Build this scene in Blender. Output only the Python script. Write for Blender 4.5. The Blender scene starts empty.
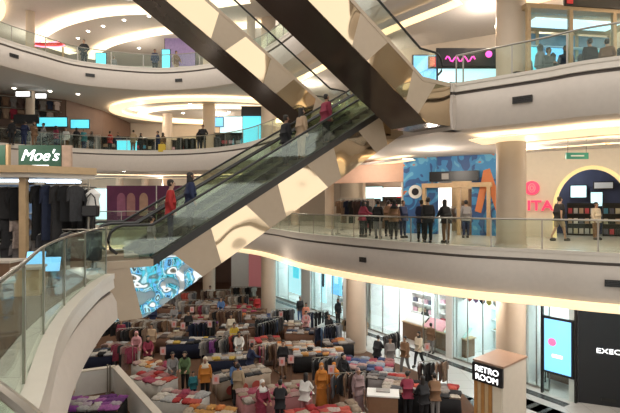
import bpy, bmesh, math, random
from mathutils import Vector, Matrix
random.seed(7)
S = bpy.context.scene
COL = S.collection
PI = math.pi
EYE = 7.9; F = 460.0; HY = 205.0
G0, L1, L2, L3, L4 = 0.0, 6.4, 11.75, 17.1, 21.3
# ------------------------------------------------------------------ helpers
def at(px, Y, z=0.0):
    return Vector(((px - 310) / F * Y, Y, z))
def gp(px, py, z):
    Y = (EYE - z) * F / (py - HY)
    return at(px, Y, z)
_mats = {}
def mat(name, col, rough=0.6, metal=0.0, emit=0.0, var=0.06, scale=6.0, spec=0.5, ecol=None, bump=0.0):
    if name in _mats: return _mats[name]
    m = bpy.data.materials.new(name); m.use_nodes = True
    nt = m.node_tree; b = nt.nodes['Principled BSDF']
    c = tuple(col) + (1,)
    b.inputs['Roughness'].default_value = rough
    b.inputs['Metallic'].default_value = metal
    b.inputs['Specular IOR Level'].default_value = spec
    b.inputs['Base Color'].default_value = c
    if var > 0:
        tc = nt.nodes.new('ShaderNodeTexCoord'); nz = nt.nodes.new('ShaderNodeTexNoise')
        nz.inputs['Scale'].default_value = scale; nz.inputs['Detail'].default_value = 3
        nt.links.new(tc.outputs['Object'], nz.inputs['Vector'])
        mx = nt.nodes.new('ShaderNodeMix'); mx.data_type = 'RGBA'
        mx.inputs[6].default_value = tuple(x * (1 - var) for x in col) + (1,)
        mx.inputs[7].default_value = tuple(min(1, x * (1 + var)) for x in col) + (1,)
        nt.links.new(nz.outputs['Fac'], mx.inputs[0]); nt.links.new(mx.outputs[2], b.inputs['Base Color'])
        if bump:
            nz = nt.nodes.new('ShaderNodeTexNoise'); nz.inputs['Scale'].default_value = scale; nz.inputs['Detail'].default_value = 0.3; nt.links.new(tc.outputs['Object'], nz.inputs['Vector'])
            bp = nt.nodes.new('ShaderNodeBump'); bp.inputs['Strength'].default_value = 1.0; bp.inputs['Distance'].default_value = bump
            nt.links.new(nz.outputs['Fac'], bp.inputs['Height']); nt.links.new(bp.outputs[0], b.inputs['Normal'])
    if emit > 0:
        b.inputs['Emission Color'].default_value = tuple(ecol or col) + (1,)
        b.inputs['Emission Strength'].default_value = emit
    _mats[name] = m
    return m
def glassmat(name, tint=(0.90, 0.95, 0.92), refl=0.018):
    m = bpy.data.materials.new(name); m.use_nodes = True
    nt = m.node_tree; nt.nodes.clear()
    o = nt.nodes.new('ShaderNodeOutputMaterial'); mx = nt.nodes.new('ShaderNodeMixShader')
    tr = nt.nodes.new('ShaderNodeBsdfTransparent'); gl = nt.nodes.new('ShaderNodeBsdfGlossy')
    tr.inputs[0].default_value = tint + (1,); gl.inputs['Roughness'].default_value = 0.03
    gl.inputs[0].default_value = (0.9, 1, 0.96, 1)
    lw = nt.nodes.new('ShaderNodeLayerWeight'); lw.inputs['Blend'].default_value = 0.25
    ma = nt.nodes.new('ShaderNodeMath'); ma.operation = 'MULTIPLY_ADD'
    ma.inputs[1].default_value = 0.2; ma.inputs[2].default_value = refl
    nt.links.new(lw.outputs['Fresnel'], ma.inputs[0]); nt.links.new(ma.outputs[0], mx.inputs[0])
    nt.links.new(tr.outputs[0], mx.inputs[1]); nt.links.new(gl.outputs[0], mx.inputs[2])
    nt.links.new(mx.outputs[0], o.inputs[0])
    return m

class MB:
    def __init__(s): s.v = []; s.f = []
    def add(s, vs, fs):
        n = len(s.v); s.v += [tuple(p) for p in vs]; s.f += [tuple(i + n for i in f) for f in fs]; return s
    def box(s, c, d, rz=0.0, M=None):
        hx, hy, hz = d[0] / 2, d[1] / 2, d[2] / 2
        R = Matrix.Rotation(rz, 3, 'Z') if M is None else M
        vs = [R @ Vector((x, y, z)) + Vector(c) for x in (-hx, hx) for y in (-hy, hy) for z in (-hz, hz)]
        return s.add(vs, [(0, 1, 3, 2), (4, 6, 7, 5), (0, 4, 5, 1), (2, 3, 7, 6), (0, 2, 6, 4), (1, 5, 7, 3)])
    def cyl(s, p0, p1, r0, r1=None, n=12, caps=True):
        r1 = r0 if r1 is None else r1
        p0 = Vector(p0); p1 = Vector(p1); ax = (p1 - p0).normalized()
        u = ax.orthogonal().normalized(); w = ax.cross(u)
        a = [p0 + r0 * (math.cos(2*PI*i/n) * u + math.sin(2*PI*i/n) * w) for i in range(n)]
        b = [p1 + r1 * (math.cos(2*PI*i/n) * u + math.sin(2*PI*i/n) * w) for i in range(n)]
        fs = [(i, (i+1) % n, n + (i+1) % n, n + i) for i in range(n)]
        if caps: fs += [tuple(range(n-1, -1, -1)), tuple(range(n, 2*n))]
        return s.add(a + b, fs)
    def tube(s, pts, r, n=8):
        pts = [Vector(p) for p in pts]; base = len(s.v); up = Vector((0, 0, 1))
        for i, p in enumerate(pts):
            t = (pts[min(i+1, len(pts)-1)] - pts[max(i-1, 0)]).normalized()
            u = t.cross(up); u = u.normalized() if u.length > 1e-4 else Vector((1, 0, 0)); w = t.cross(u)
            s.v += [tuple(p + r * (math.cos(2*PI*k/n) * u + math.sin(2*PI*k/n) * w)) for k in range(n)]
        for i in range(len(pts) - 1):
            for k in range(n):
                a = base + i*n; s.f.append((a+k, a+(k+1) % n, a+n+(k+1) % n, a+n+k))
        s.f.append(tuple(base + k for k in range(n))); e = base + (len(pts)-1)*n
        s.f.append(tuple(e + k for k in range(n-1, -1, -1)))
        return s
    def lathe(s, prof, c=(0, 0, 0), n=16, sx=1.0, sy=1.0):
        base = len(s.v)
        for r, z in prof:
            s.v += [(c[0] + sx*r*math.cos(2*PI*k/n), c[1] + sy*r*math.sin(2*PI*k/n), c[2] + z) for k in range(n)]
        for i in range(len(prof) - 1):
            for k in range(n):
                a = base + i*n; s.f.append((a+k, a+(k+1) % n, a+n+(k+1) % n, a+n+k))
        s.f.append(tuple(base + k for k in range(n-1, -1, -1))); e = base + (len(prof)-1)*n
        s.f.append(tuple(e + k for k in range(n)))
        return s
    def prism(s, poly, ext):
        """poly: list of 3D points in a plane; ext: extrusion vector"""
        n = len(poly); e = Vector(ext)
        vs = [Vector(p) for p in poly] + [Vector(p) + e for p in poly]
        return s.add(vs, [tuple(range(n)), tuple(range(2*n-1, n-1, -1))] + [(i, i+n, (i+1) % n + n, (i+1) % n) for i in range(n)])
    def sweep(s, path, prof, closed=False):
        """path: 2D points; prof: (offset to the left normal, z) points, closed loop"""
        n = len(path); m = len(prof); base = len(s.v)
        nr = normals(path, closed)
        for i, p in enumerate(path):
            for o, z in prof: s.v.append((p[0] + nr[i][0]*o, p[1] + nr[i][1]*o, z))
        for i in range(n if closed else n - 1):
            j = (i+1) % n
            for k in range(m):
                l = (k+1) % m; s.f.append((base+i*m+k, base+i*m+l, base+j*m+l, base+j*m+k))
        if not closed:
            s.f.append(tuple(base + k for k in range(m))); s.f.append(tuple(base + (n-1)*m + k for k in range(m-1, -1, -1)))
        return s
    def mesh(s, name):
        me = bpy.data.meshes.new(name); me.from_pydata(s.v, [], s.f)
        bm = bmesh.new(); bm.from_mesh(me); bmesh.ops.recalc_face_normals(bm, faces=bm.faces[:]); bm.to_mesh(me); bm.free()
        return me
    def build(s, name, m, parent=None, smooth=False, bevel=0.0):
        me = s.mesh(name)
        if smooth:
            me.polygons.foreach_set('use_smooth', [True]*len(me.polygons)); me.set_sharp_from_angle(angle=math.radians(40))
        me.materials.append(m)
        o = bpy.data.objects.new(name, me); COL.objects.link(o)
        if parent: o.parent = parent
        if bevel:
            md = o.modifiers.new('bev', 'BEVEL'); md.width = bevel; md.segments = 2; md.limit_method = 'ANGLE'
        return o
def normals(path, closed=False):
    out = []; n = len(path)
    for i in range(n):
        a = path[(i-1) % n] if (closed or i > 0) else path[i]; b = path[(i+1) % n] if (closed or i < n-1) else path[i]
        t = Vector((b[0]-a[0], b[1]-a[1])); t = t.normalized() if t.length > 1e-9 else Vector((1, 0))
        out.append((-t.y, t.x))
    return out
def catmull(pts, k=8, closed=False):
    out = []; n = len(pts); P = [Vector(p) for p in pts]
    rng = n if closed else n - 1
    for i in range(rng):
        p1, p2 = P[i], P[(i+1) % n]
        p0 = P[(i-1) % n] if (closed or i > 0) else p1*2 - p2
        p3 = P[(i+2) % n] if (closed or i < n-2) else p2*2 - p1
        for j in range(k):
            t = j/k
            out.append(tuple(0.5*((2*p1) + (p2-p0)*t + (2*p0-5*p1+4*p2-p3)*t*t + (3*p1-p0-3*p2+p3)*t**3)))
    if not closed: out.append(tuple(P[-1]))
    return out
def resample(path, step):
    out = [Vector(path[0])]; d = 0.0
    for a, b in zip(path[:-1], path[1:]):
        a = Vector(a); b = Vector(b); L = (b-a).length
        while d + L >= step and L > 1e-9:
            t = (step-d)/L; a = a + (b-a)*t; out.append(a.copy()); L = (b-a).length; d = 0.0
        d += L
    if (out[-1]-Vector(path[-1])).length > step*0.3: out.append(Vector(path[-1]))
    return out
def struct(o):
    o['kind'] = 'structure'; return o
def tag(o, label, cat, group=None):
    ws = label.split()
    if len(ws) > 15 and cat == 'garment': label = ' '.join(w_ for w_ in ws if w_ not in ('the', 'a', 'its', 'one'))
    o['label'] = label; o['category'] = cat
    if group: o['group'] = group
    return o
def thing(name, label, cat, loc=(0, 0, 0), rz=0.0, group=None):
    o = bpy.data.objects.new(name, None); COL.objects.link(o)
    o.location = loc; o.rotation_euler = (0, 0, rz); o.empty_display_size = 0.1
    return tag(o, label, cat, group)
def text(name, body, size, m, parent, loc, rot, ext=0.01, align='CENTER', sx=1.0):
    cu = bpy.data.curves.new(name, 'FONT'); cu.body = body; cu.size = size; cu.extrude = ext; cu.shear = 0.35 if 'script' in name else 0.0; cu.offset = 0.012 if name == 'letters' and size > 0.5 else 0.0
    cu.align_x = align; cu.align_y = 'CENTER'; cu.materials.append(m)
    q = bpy.data.objects.new('tmp', cu); COL.objects.link(q); dg = bpy.context.evaluated_depsgraph_get(); dg.update()
    me = bpy.data.meshes.new_from_object(q.evaluated_get(dg)); bpy.data.objects.remove(q)
    if not me.materials: me.materials.append(m)
    o = bpy.data.objects.new(name, me); COL.objects.link(o); o.parent = parent
    o.location = loc; o.rotation_euler = rot; o.scale = (sx, 1, 1)
    return o
def omat(o, m):
    """give a mesh-sharing object its own material"""
    o.material_slots[0].link = 'OBJECT'; o.material_slots[0].material = m
def inst(name, me, m, parent=None, loc=(0, 0, 0), rz=0.0, scale=(1, 1, 1)):
    o = bpy.data.objects.new(name, me); COL.objects.link(o)
    if not me.materials: me.materials.append(m)
    if m is not me.materials[0]: omat(o, m)
    if parent: o.parent = parent
    o.location = loc; o.rotation_euler = (0, 0, rz); o.scale = scale
    return o
# ------------------------------------------------------------------ materials
M = {}
M['plaster'] = mat('warm_plaster', (0.56, 0.495, 0.44), 0.7)
M['soffit'] = mat('soffit_paint', (0.62, 0.55, 0.47), 0.75)
M['ceil'] = mat('ceiling_paint', (0.56, 0.52, 0.485), 0.8)
M['kerb'] = mat('kerb_stone', (0.62, 0.56, 0.49), 0.35)
M['reveal'] = mat('shadow_reveal', (0.13, 0.11, 0.10), 0.8)  # shade of the recess under the kerb put into a dark colour
M['cove'] = mat('cove_lamp_warm', (1.0, 0.82, 0.52), 0.5, emit=0.95, var=0, ecol=(1.0, 0.74, 0.42))
M['uplight'] = mat('cove_uplight_warm', (1.0, 0.82, 0.52), 0.5, emit=3.0, var=0, ecol=(1.0, 0.80, 0.55))
M['covew'] = mat('cove_lamp_white', (1.0, 0.93, 0.8), 0.5, emit=1.05, var=0, ecol=(1.0, 0.86, 0.64))
M['covel'] = mat('cove_glow_soft', (1.0, 0.82, 0.52), 0.5, emit=0.62, var=0, ecol=(1.0, 0.78, 0.5))  # wash of the coves on the ceiling, put in as broad glowing bands
M['band'] = mat('uplit_lip_glow', (1, 0.85, 0.6), 0.5, emit=0.58, var=0, ecol=(1.0, 0.74, 0.42))  # light falling on the fascia lip, put in as emission
M['lamp'] = mat('downlight_lens', (1, 0.95, 0.85), 0.5, emit=9, var=0, ecol=(1, 0.93, 0.8))
M['steel'] = mat('brushed_steel', (0.42, 0.40, 0.36), 0.3, 1.0)
M['rail'] = mat('rail_steel', (0.36, 0.34, 0.30), 0.35, 0.9)
M['darkst'] = mat('dark_metal', (0.045, 0.042, 0.04), 0.4, 0.6)
M['rubber'] = mat('black_rubber', (0.015, 0.015, 0.015), 0.45)
M['brown'] = mat('bronze_soffit', (0.075, 0.055, 0.045), 0.2, 0.35, var=0.15, scale=1.5)
M['beige'] = mat('beige_laminate', (0.42, 0.33, 0.24), 0.5, var=0.05)
M['mirror'] = mat('bronze_mirror', (0.60, 0.48, 0.33), 0.06, 1.0, var=0.03, scale=0.8, bump=0.10)
M['mirrorb'] = mat('pale_mirror', (0.55, 0.63, 0.67), 0.05, 1.0, var=0.02, scale=2.6, bump=0.05)
M['stone'] = mat('column_stone', (0.60, 0.48, 0.37), 0.45, var=0.08, scale=2)
M['tilew'] = None
M['glass'] = glassmat('railing_glass')
M['eglass'] = glassmat('escalator_glass', (0.84, 0.87, 0.81), 0.07)
M['cglass'] = glassmat('clear_escalator_glass', (0.94, 0.97, 0.95), 0.02)
M['sglass'] = glassmat('shop_glass', (0.93, 0.98, 0.98), 0.03)
M['white'] = mat('white_paint', (0.80, 0.79, 0.76), 0.5)
M['black'] = mat('black_panel', (0.012, 0.012, 0.014), 0.35)
M['wood'] = mat('light_wood', (0.52, 0.36, 0.20), 0.5, var=0.15, scale=9)
M['dwood'] = mat('dark_wood', (0.20, 0.11, 0.06), 0.5, var=0.2, scale=8)
M['cyan'] = mat('cyan_lightbox', (0.15, 0.75, 0.9), 0.4, emit=0.75, var=0, ecol=(0.12, 0.68, 0.82))
M['pale'] = mat('pale_lightbox', (0.8, 1, 1), 0.4, emit=0.8, var=0, ecol=(0.52, 0.86, 0.93))
M['blues'] = mat('blue_screen', (0.2, 0.6, 0.95), 0.3, emit=0.85, var=0, ecol=(0.2, 0.55, 0.92))
M['green'] = mat('dark_green_sign', (0.02, 0.10, 0.06), 0.5)
M['purple'] = mat('purple_hoarding', (0.13, 0.02, 0.09), 0.5, var=0.25, scale=1.5)
M['ltext'] = mat('lit_letter', (1, 1, 1), 0.5, emit=1.6, var=0)
M['pinkt'] = mat('pink_letter', (0.9, 0.05, 0.14), 0.5, emit=0.5, var=0, ecol=(0.9, 0.04, 0.12))
def P(d, n, z=0.0):
    return Vector((0.819*d + 0.574*n, 0.574*d - 0.819*n, z))
# ------------------------------------------------------------------ floors and fascias
def ring(level, thick, outline, outer, name='floor', m=None):
    cu = bpy.data.curves.new(name, 'CURVE'); cu.dimensions = '2D'; cu.fill_mode = 'BOTH'
    for pts in (outer, outline):
        sp = cu.splines.new('POLY'); sp.points.add(len(pts)-1)
        for q, p in zip(sp.points, pts): q.co = (p[0], p[1], 0, 1)
        sp.use_cyclic_u = True
    cu.extrude = thick/2
    tmp = bpy.data.objects.new('tmp', cu); COL.objects.link(tmp)
    dg = bpy.context.evaluated_depsgraph_get()
    me = bpy.data.meshes.new_from_object(tmp.evaluated_get(dg)); bpy.data.objects.remove(tmp)
    o = bpy.data.objects.new(name, me); COL.objects.link(o); o.location = (0, 0, level - thick/2)
    me.materials.clear(); me.materials.append(m); return struct(o)
Pt = lambda d, n: tuple(P(d, n)[:2])
# gallery edges: closed loops, void on the inside, listed anticlockwise from the right-hand side
edge1r = catmull([(20, 9.5), (14, 11.2), (8.94, 13.27), (7.2, 14.4), (5.1, 15.7), (2.77, 18.2), (0.9, 20.7), (-0.5, 23), (-2.0, 26.5), (-3.6, 29.3), (-6, 31.6), (-10, 33.3), (-13.5, 33.0), (-15.2, 30.5), (-14.6, 26.5), (-12.0, 21.5), (-9.0, 17), (-7.4, 14.6)], 8)
edge1l = catmull([(-4.04, 9.26), (-3.93, 8.6), (-3.8, 8.0), (-3.34, 6.4), (-2.82, 5.0), (-2.12, 3.5), (-1.58, 2.35), (-0.94, 1.4), (-0.52, 1.0), (0.3, 0.3), (1.8, -0.5), (5, -1.6)], 8)
loop1 = edge1r + [Pt(2.0, -15.0), Pt(2.0, -11.6)] + edge1l + [(12, -2), (18, 1)]
edge2r = catmull([(20, 8.2), (14, 9.8), (8.3, 12.3), (6.76, 13.5), Pt(12.55, -9.6)], 8)
edge2f = catmull([Pt(12.4, -16.9), (-0.8, 23.6), (-2.4, 26.8), (-4.2, 29.6), (-6.4, 31.7), (-9.0, 33.0), (-11.8, 33.5), (-14.5, 33.0), (-16.9, 31.8), (-19.7, 29.3), (-23, 25), (-25, 20)], 8)
loop2 = edge2r + [Pt(12.4, -9.6)] + edge2f + [(-24, 8), (-14, -4), (0, -7), (14, -5), (20, 1)]
edge3f = catmull([(4.0, 16.2), (1.2, 20), (-1.2, 25), (-3.4, 28.3), (-6.2, 30.2), (-9, 31.2), (-11.5, 31.2), (-14.9, 29.8), (-16.3, 27.7), (-17.3, 25.6), (-18.4, 22)], 8)
edge3r = catmull([(20, 8.2), (14, 9.8), (8.6, 12.4), (5.6, 14.6)], 8)
loop3 = edge3r + edge3f + [(-17, 14), Pt(1.4, -17.0), Pt(1.4, -9.4), (-8, 2), (-8, -5), (0, -7), (14, -5), (20, 1)]
outer = [(-48, -16), (34, -16), (34, 60), (-48, 60)]
def tilemat(name, c1, c2, grout, size, rough=0.25):
    m = bpy.data.materials.new(name); m.use_nodes = True; nt = m.node_tree; b = nt.nodes['Principled BSDF']
    tc = nt.nodes.new('ShaderNodeTexCoord'); br = nt.nodes.new('ShaderNodeTexBrick'); br.offset = 0
    br.inputs['Color1'].default_value = c1 + (1,); br.inputs['Color2'].default_value = c2 + (1,); br.inputs['Mortar'].default_value = grout + (1,)
    br.inputs['Scale'].default_value = 1.0; br.inputs['Brick Width'].default_value = size; br.inputs['Row Height'].default_value = size
    br.inputs['Mortar Size'].default_value = 0.008
    nt.links.new(tc.outputs['Object'], br.inputs['Vector']); nt.links.new(br.outputs['Color'], b.inputs['Base Color'])
    b.inputs['Roughness'].default_value = rough; return m
M['tile'] = tilemat('cream_floor_tile', (0.62, 0.58, 0.52), (0.58, 0.54, 0.48), (0.4, 0.37, 0.33), 0.8)
M['gtile'] = tilemat('ground_floor_tile', (0.66, 0.64, 0.61), (0.61, 0.59, 0.56), (0.36, 0.34, 0.32), 0.9)
M['btile'] = tilemat('black_floor_tile', (0.035, 0.033, 0.033), (0.05, 0.045, 0.045), (0.1, 0.1, 0.1), 0.6)
M['carpet'] = mat('brown_carpet', (0.13, 0.062, 0.032), 0.8, var=0.2, scale=3)
f1 = ring(L1, 0.74, loop1, outer, 'floor', M['tile'])
f2 = ring(L2, 1.30, loop2, outer, 'floor', M['tile'])
f3 = ring(L3, 1.24, loop3, outer, 'floor', M['tile'])
# plaster undersides (so that the soffits are painted, not tiled)
ring(L1 - 0.741, 0.06, loop1, outer, 'ceiling', M['ceil'])
ring(L2 - 1.301, 0.06, loop2, outer, 'ceiling', M['ceil'])
ring(L3 - 1.241, 0.06, loop3, outer, 'ceiling', M['ceil'])
struct(MB().prism([(-48, -16, -0.3), (34, -16, -0.3), (34, 60, -0.3), (-48, 60, -0.3)], (0, 0, 0.3)).build('floor', M['gtile']))
cp = [(-1.6, 34), (-1.0, 31.3), (2.3, 26), (5.2, 21.6), (6.4, 19.2), (6.4, 16), (4.2, 14.2), (3.5, 8), (-30, 8), (-30, 52), (-4, 52), (-4, 36)]
struct(MB().prism([(x, y, 0.0) for x, y in cp], (0, 0, 0.012)).build('floor', M['carpet']))
def fascia(path, z, h, flip=1, n0=0, kw=0.22):
    """void side is +offset*flip"""
    k = flip
    struct(MB().sweep(path, [(0.10*k, z+0.02), (0.10*k, z+0.12), (-kw*k, z+0.12), (-kw*k, z+0.02)]).build('trim_%d' % (n0+1), M['kerb'], smooth=True))
    struct(MB().sweep(path, [(0.08*k, z+0.02), (0.10*k, z-0.17), (0.0, z-0.17), (0.0, z+0.02)]).build('trim_%d' % (n0+1), M['kerb'], smooth=True))
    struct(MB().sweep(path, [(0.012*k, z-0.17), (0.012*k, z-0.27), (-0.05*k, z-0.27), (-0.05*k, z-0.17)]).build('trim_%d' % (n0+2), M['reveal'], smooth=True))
    struct(MB().sweep(path, [(0.05*k, z-0.27), (0.14*k, z-0.45), (0.16*k, z-0.8), (0.10*k, z-h+0.08), (0.02*k, z-h-0.10), (-0.5*k, z-h-0.10), (-0.5*k, z-h+0.03), (-0.02*k, z-h+0.05), (-0.02*k, z-0.27)]).build('trim_%d' % (n0+3), M['plaster'], smooth=True))
# the void lies on the left normal side for loops listed anticlockwise; sides set by flip
fascia(edge1r, L1, 1.3, 1)
fascia(edge1l, L1, 0.80, 1, 0, 0.1)
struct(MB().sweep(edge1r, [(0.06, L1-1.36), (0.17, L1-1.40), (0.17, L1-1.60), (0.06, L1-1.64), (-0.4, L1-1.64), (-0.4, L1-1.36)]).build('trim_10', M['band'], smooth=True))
fascia(edge2r + [Pt(12.4, -9.6)], L2, 1.3, 1, 3)
fascia([Pt(12.4, -9.6), Pt(12.4, -16.9)], L2, 1.3, 1, 3)
fascia(edge2f, L2, 1.3, 1, 3)
fascia(edge3r, L3, 1.3, 1, 6)
fascia(edge3f, L3, 1.3, 1, 6)
def offs(path, d):
    nr = normals(path); return [(p[0] + n[0]*d, p[1] + n[1]*d) for p, n in zip(path, nr)]
def cove(path, d, z, w=0.16, m='cove', lip=True):
    q = resample(offs(path, d), 0.6); q = [tuple(p) for p in q]
    struct(MB().sweep(q, [(-w/2, z-0.20), (w/2, z-0.20), (w/2, z-0.24), (-w/2, z-0.24)]).build('trim_10', M[m]))
    struct(MB().sweep(q, [(-w/3, z-0.16), (w/3, z-0.16), (w/3, z-0.199), (-w/3, z-0.199)]).build('trim_12', M['uplight']))
    if lip:
        struct(MB().sweep(q, [(w/2+0.02, z-0.19), (w/2+0.02, z-0.25), (w/2+0.3, z-0.22), (w/2+0.5, z-0.19)]).build('trim_11', M['ceil'], smooth=True))
zc1, zc2, zc3 = L1-0.80, L2-1.36, L3-1.30
def sub(path, y0, y1=99, x1=99):
    return [p for p in path if y0 <= p[1] <= y1 and p[0] <= x1]
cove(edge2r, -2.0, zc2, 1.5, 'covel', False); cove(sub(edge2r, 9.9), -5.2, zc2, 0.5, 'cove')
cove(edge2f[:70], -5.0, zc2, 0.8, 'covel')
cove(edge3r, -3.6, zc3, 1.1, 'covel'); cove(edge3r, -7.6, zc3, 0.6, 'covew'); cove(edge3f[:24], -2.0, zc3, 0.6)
def oval(cx, cy, rx, ry, rot=0.0, n=48, a0=0, a1=360):
    return [(cx + rx*math.cos(math.radians(a))*math.cos(rot) - ry*math.sin(math.radians(a))*math.sin(rot), cy + rx*math.cos(math.radians(a))*math.sin(rot) + ry*math.sin(math.radians(a))*math.cos(rot)) for a in [a0 + (a1-a0)*i/n for i in range(n+1)]]
def ovalcove(cx, cy, rx, ry, z, rot=0, w=0.3, m='cove', a0=0, a1=360):
    q = oval(cx, cy, rx, ry, rot, 56, a0, a1)
    struct(MB().sweep(q, [(-w/3, z-0.16), (w/3, z-0.16), (w/3, z-0.199), (-w/3, z-0.199)]).build('trim_12', M['uplight']))
    struct(MB().sweep(q, [(-w/2, z-0.20), (w/2, z-0.20), (w/2, z-0.24), (-w/2, z-0.24)]).build('trim_10', M[m]))
ovalcove(-8, 38.5, 8.0, 5.0, zc3, 0, 1.0)
ovalcove(-7.6, 39.7, 6.9, 3.4, zc3, 0, 0.6, 'covew')
# top ceiling over the upper gallery with its swooping coves
top = [(-48, 60), (34, 60), (34, 8), (20, 9), (8, 14), (3, 20), (-2, 27), (-7, 30), (-12, 30.2), (-18, 27), (-24, 22), (-48, 18)]
struct(MB().prism([(x, y, L4) for x, y in top], (0, 0, 0.3)).build('ceiling', M['ceil']))
def swoop(pts, z, w, m, side=1):
    q = catmull(pts, 8)
    struct(MB().sweep(q, [(-w/3, z-0.18), (w/3, z-0.18), (w/3, z-0.219), (-w/3, z-0.219)]).build('trim_12', M['uplight']))
    struct(MB().sweep(q, [(-w/2, z-0.22), (w/2, z-0.22), (w/2, z-0.27), (-w/2, z-0.27)]).build('trim_10', M[m]))
swoop([(-20.6, 40), (-21.7, 36.9), (-19.2, 34.2), (-16, 32.3), (-13.2, 31.4), (-9, 31.0), (-4, 29.5)], L4, 0.95, 'covew', -1)
swoop([(-19.6, 41.5), (-18.6, 39.8), (-16.6, 37.8), (-14, 36.2), (-11, 35.0), (-7, 34.4), (-3, 33.5)], L4, 0.8, 'covew', -1)
swoop([(-30, 35), (-24.5, 33.8), (-22.3, 32.6), (-20.6, 30.6), (-19.6, 28.6)], L4, 0.6, 'cove', -1)
# ------------------------------------------------------------------ columns
def column(x, y, r, z0, z1):
    m = MB(); m.cyl((x, y, z0), (x, y, z1), r, n=36)
    for k in (0.06,):
        m.cyl((x, y, z0), (x, y, z0+0.12), r+0.03, n=36)
    struct(m.build('column', M['stone'], smooth=True))
for z0, z1 in ((0, zc1), (L1, zc2), (L2, zc3), (L3, L4)):
    column(7.25, 16.6, 0.50, z0, z1); column(-3.0, 33.2, 0.52, z0, z1)
    column(-7.9, 36, 0.48, z0, z1); column(-19.4, 31.9, 0.28, z0, z1)
    column(-12.4, 40, 0.42, z0, z1)
column(2.5, 25.0, 0.54, 0, zc1); column(-1.1, 34.6, 0.34, L1, zc2); column(1.25, 29.5, 0.28, L1, zc2)
column(-17.8, 43, 0.35, L1, zc2); column(-15.8, 44, 0.35, L1, zc2); column(14.0, 14.5, 0.46, L1, zc2)
column(-4.2, 29.8+3, 0.3, L3, L4); column(3.4, 22, 0.46, L2, zc3)
# ------------------------------------------------------------------ glass railings
def railing(path, z, label, side=1, step=1.55, hgt=1.05, off=0.06, postm='rail', rr=0.03, rm='rail'):
    q = [tuple(p) for p in resample(path, 0.25)]
    root = thing('glass_balustrade', label, 'railing', (q[0][0], q[0][1], z))
    base = Vector((-q[0][0], -q[0][1], 0))
    loc = lambda p, zz: (p[0]-q[0][0], p[1]-q[0][1], zz)
    nr = normals(q); qq = [(p[0]-q[0][0]-n[0]*off*side, p[1]-q[0][1]-n[1]*off*side) for p, n in zip(q, nr)]
    h = MB(); h.tube([(p[0], p[1], hgt) for p in qq], rr, 8); h.build('handrail', M[rm], root, True)
    k = max(2, int(round(step/0.25))); n = len(qq)
    i = 0
    while i < n-1:
        j = min(i+k, n-1)
        seg = qq[i:j+1]
        if len(seg) > 1:
            a = Vector(seg[0]); b = Vector(seg[1]); seg[0] = tuple(a + (b-a)*0.12); a = Vector(seg[-1]); b = Vector(seg[-2]); seg[-1] = tuple(a + (b-a)*0.12)
            MB().sweep(seg, [(-0.007, 0.12), (0.007, 0.12), (0.007, hgt-0.03), (-0.007, hgt-0.03)]).build('glass_panel', M['glass'], root, True)
        MB().box((qq[i][0], qq[i][1], 0.12+(hgt-0.12)/2), (0.045, 0.02, hgt-0.12), math.atan2(nr[i][0], -nr[i][1])).build('post', M[postm], root)
        i = j
    MB().box((qq[-1][0], qq[-1][1], 0.12+(hgt-0.12)/2), (0.045, 0.02, hgt-0.12), math.atan2(nr[-1][0], -nr[-1][1])).build('post', M[postm], root)
    return root
railing(edge1r[8:74], L1, 'curved glass balustrade along the long white first gallery edge in front of the shops')
railing(edge1r[74:], L1, 'glass balustrade on the far side of the well behind the lower escalator landing', 1, 1.8)
railing(list(edge1l[:-16]), L1, 'curved glass balustrade beside the clothing kiosk, nearest to the viewer', 1, 1.5, rr=0.016, rm='steel')
railing(edge2r[8:], L2, 'glass balustrade on the second gallery edge above the blue mural wall')
railing(edge2f[6:], L2, 'glass balustrade on the far second gallery crowded with shoppers', 1, 1.9)
railing(edge3f[14:], L3, 'glass balustrade along the topmost gallery edge under the swooping ceiling', 1, 1.9)
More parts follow.
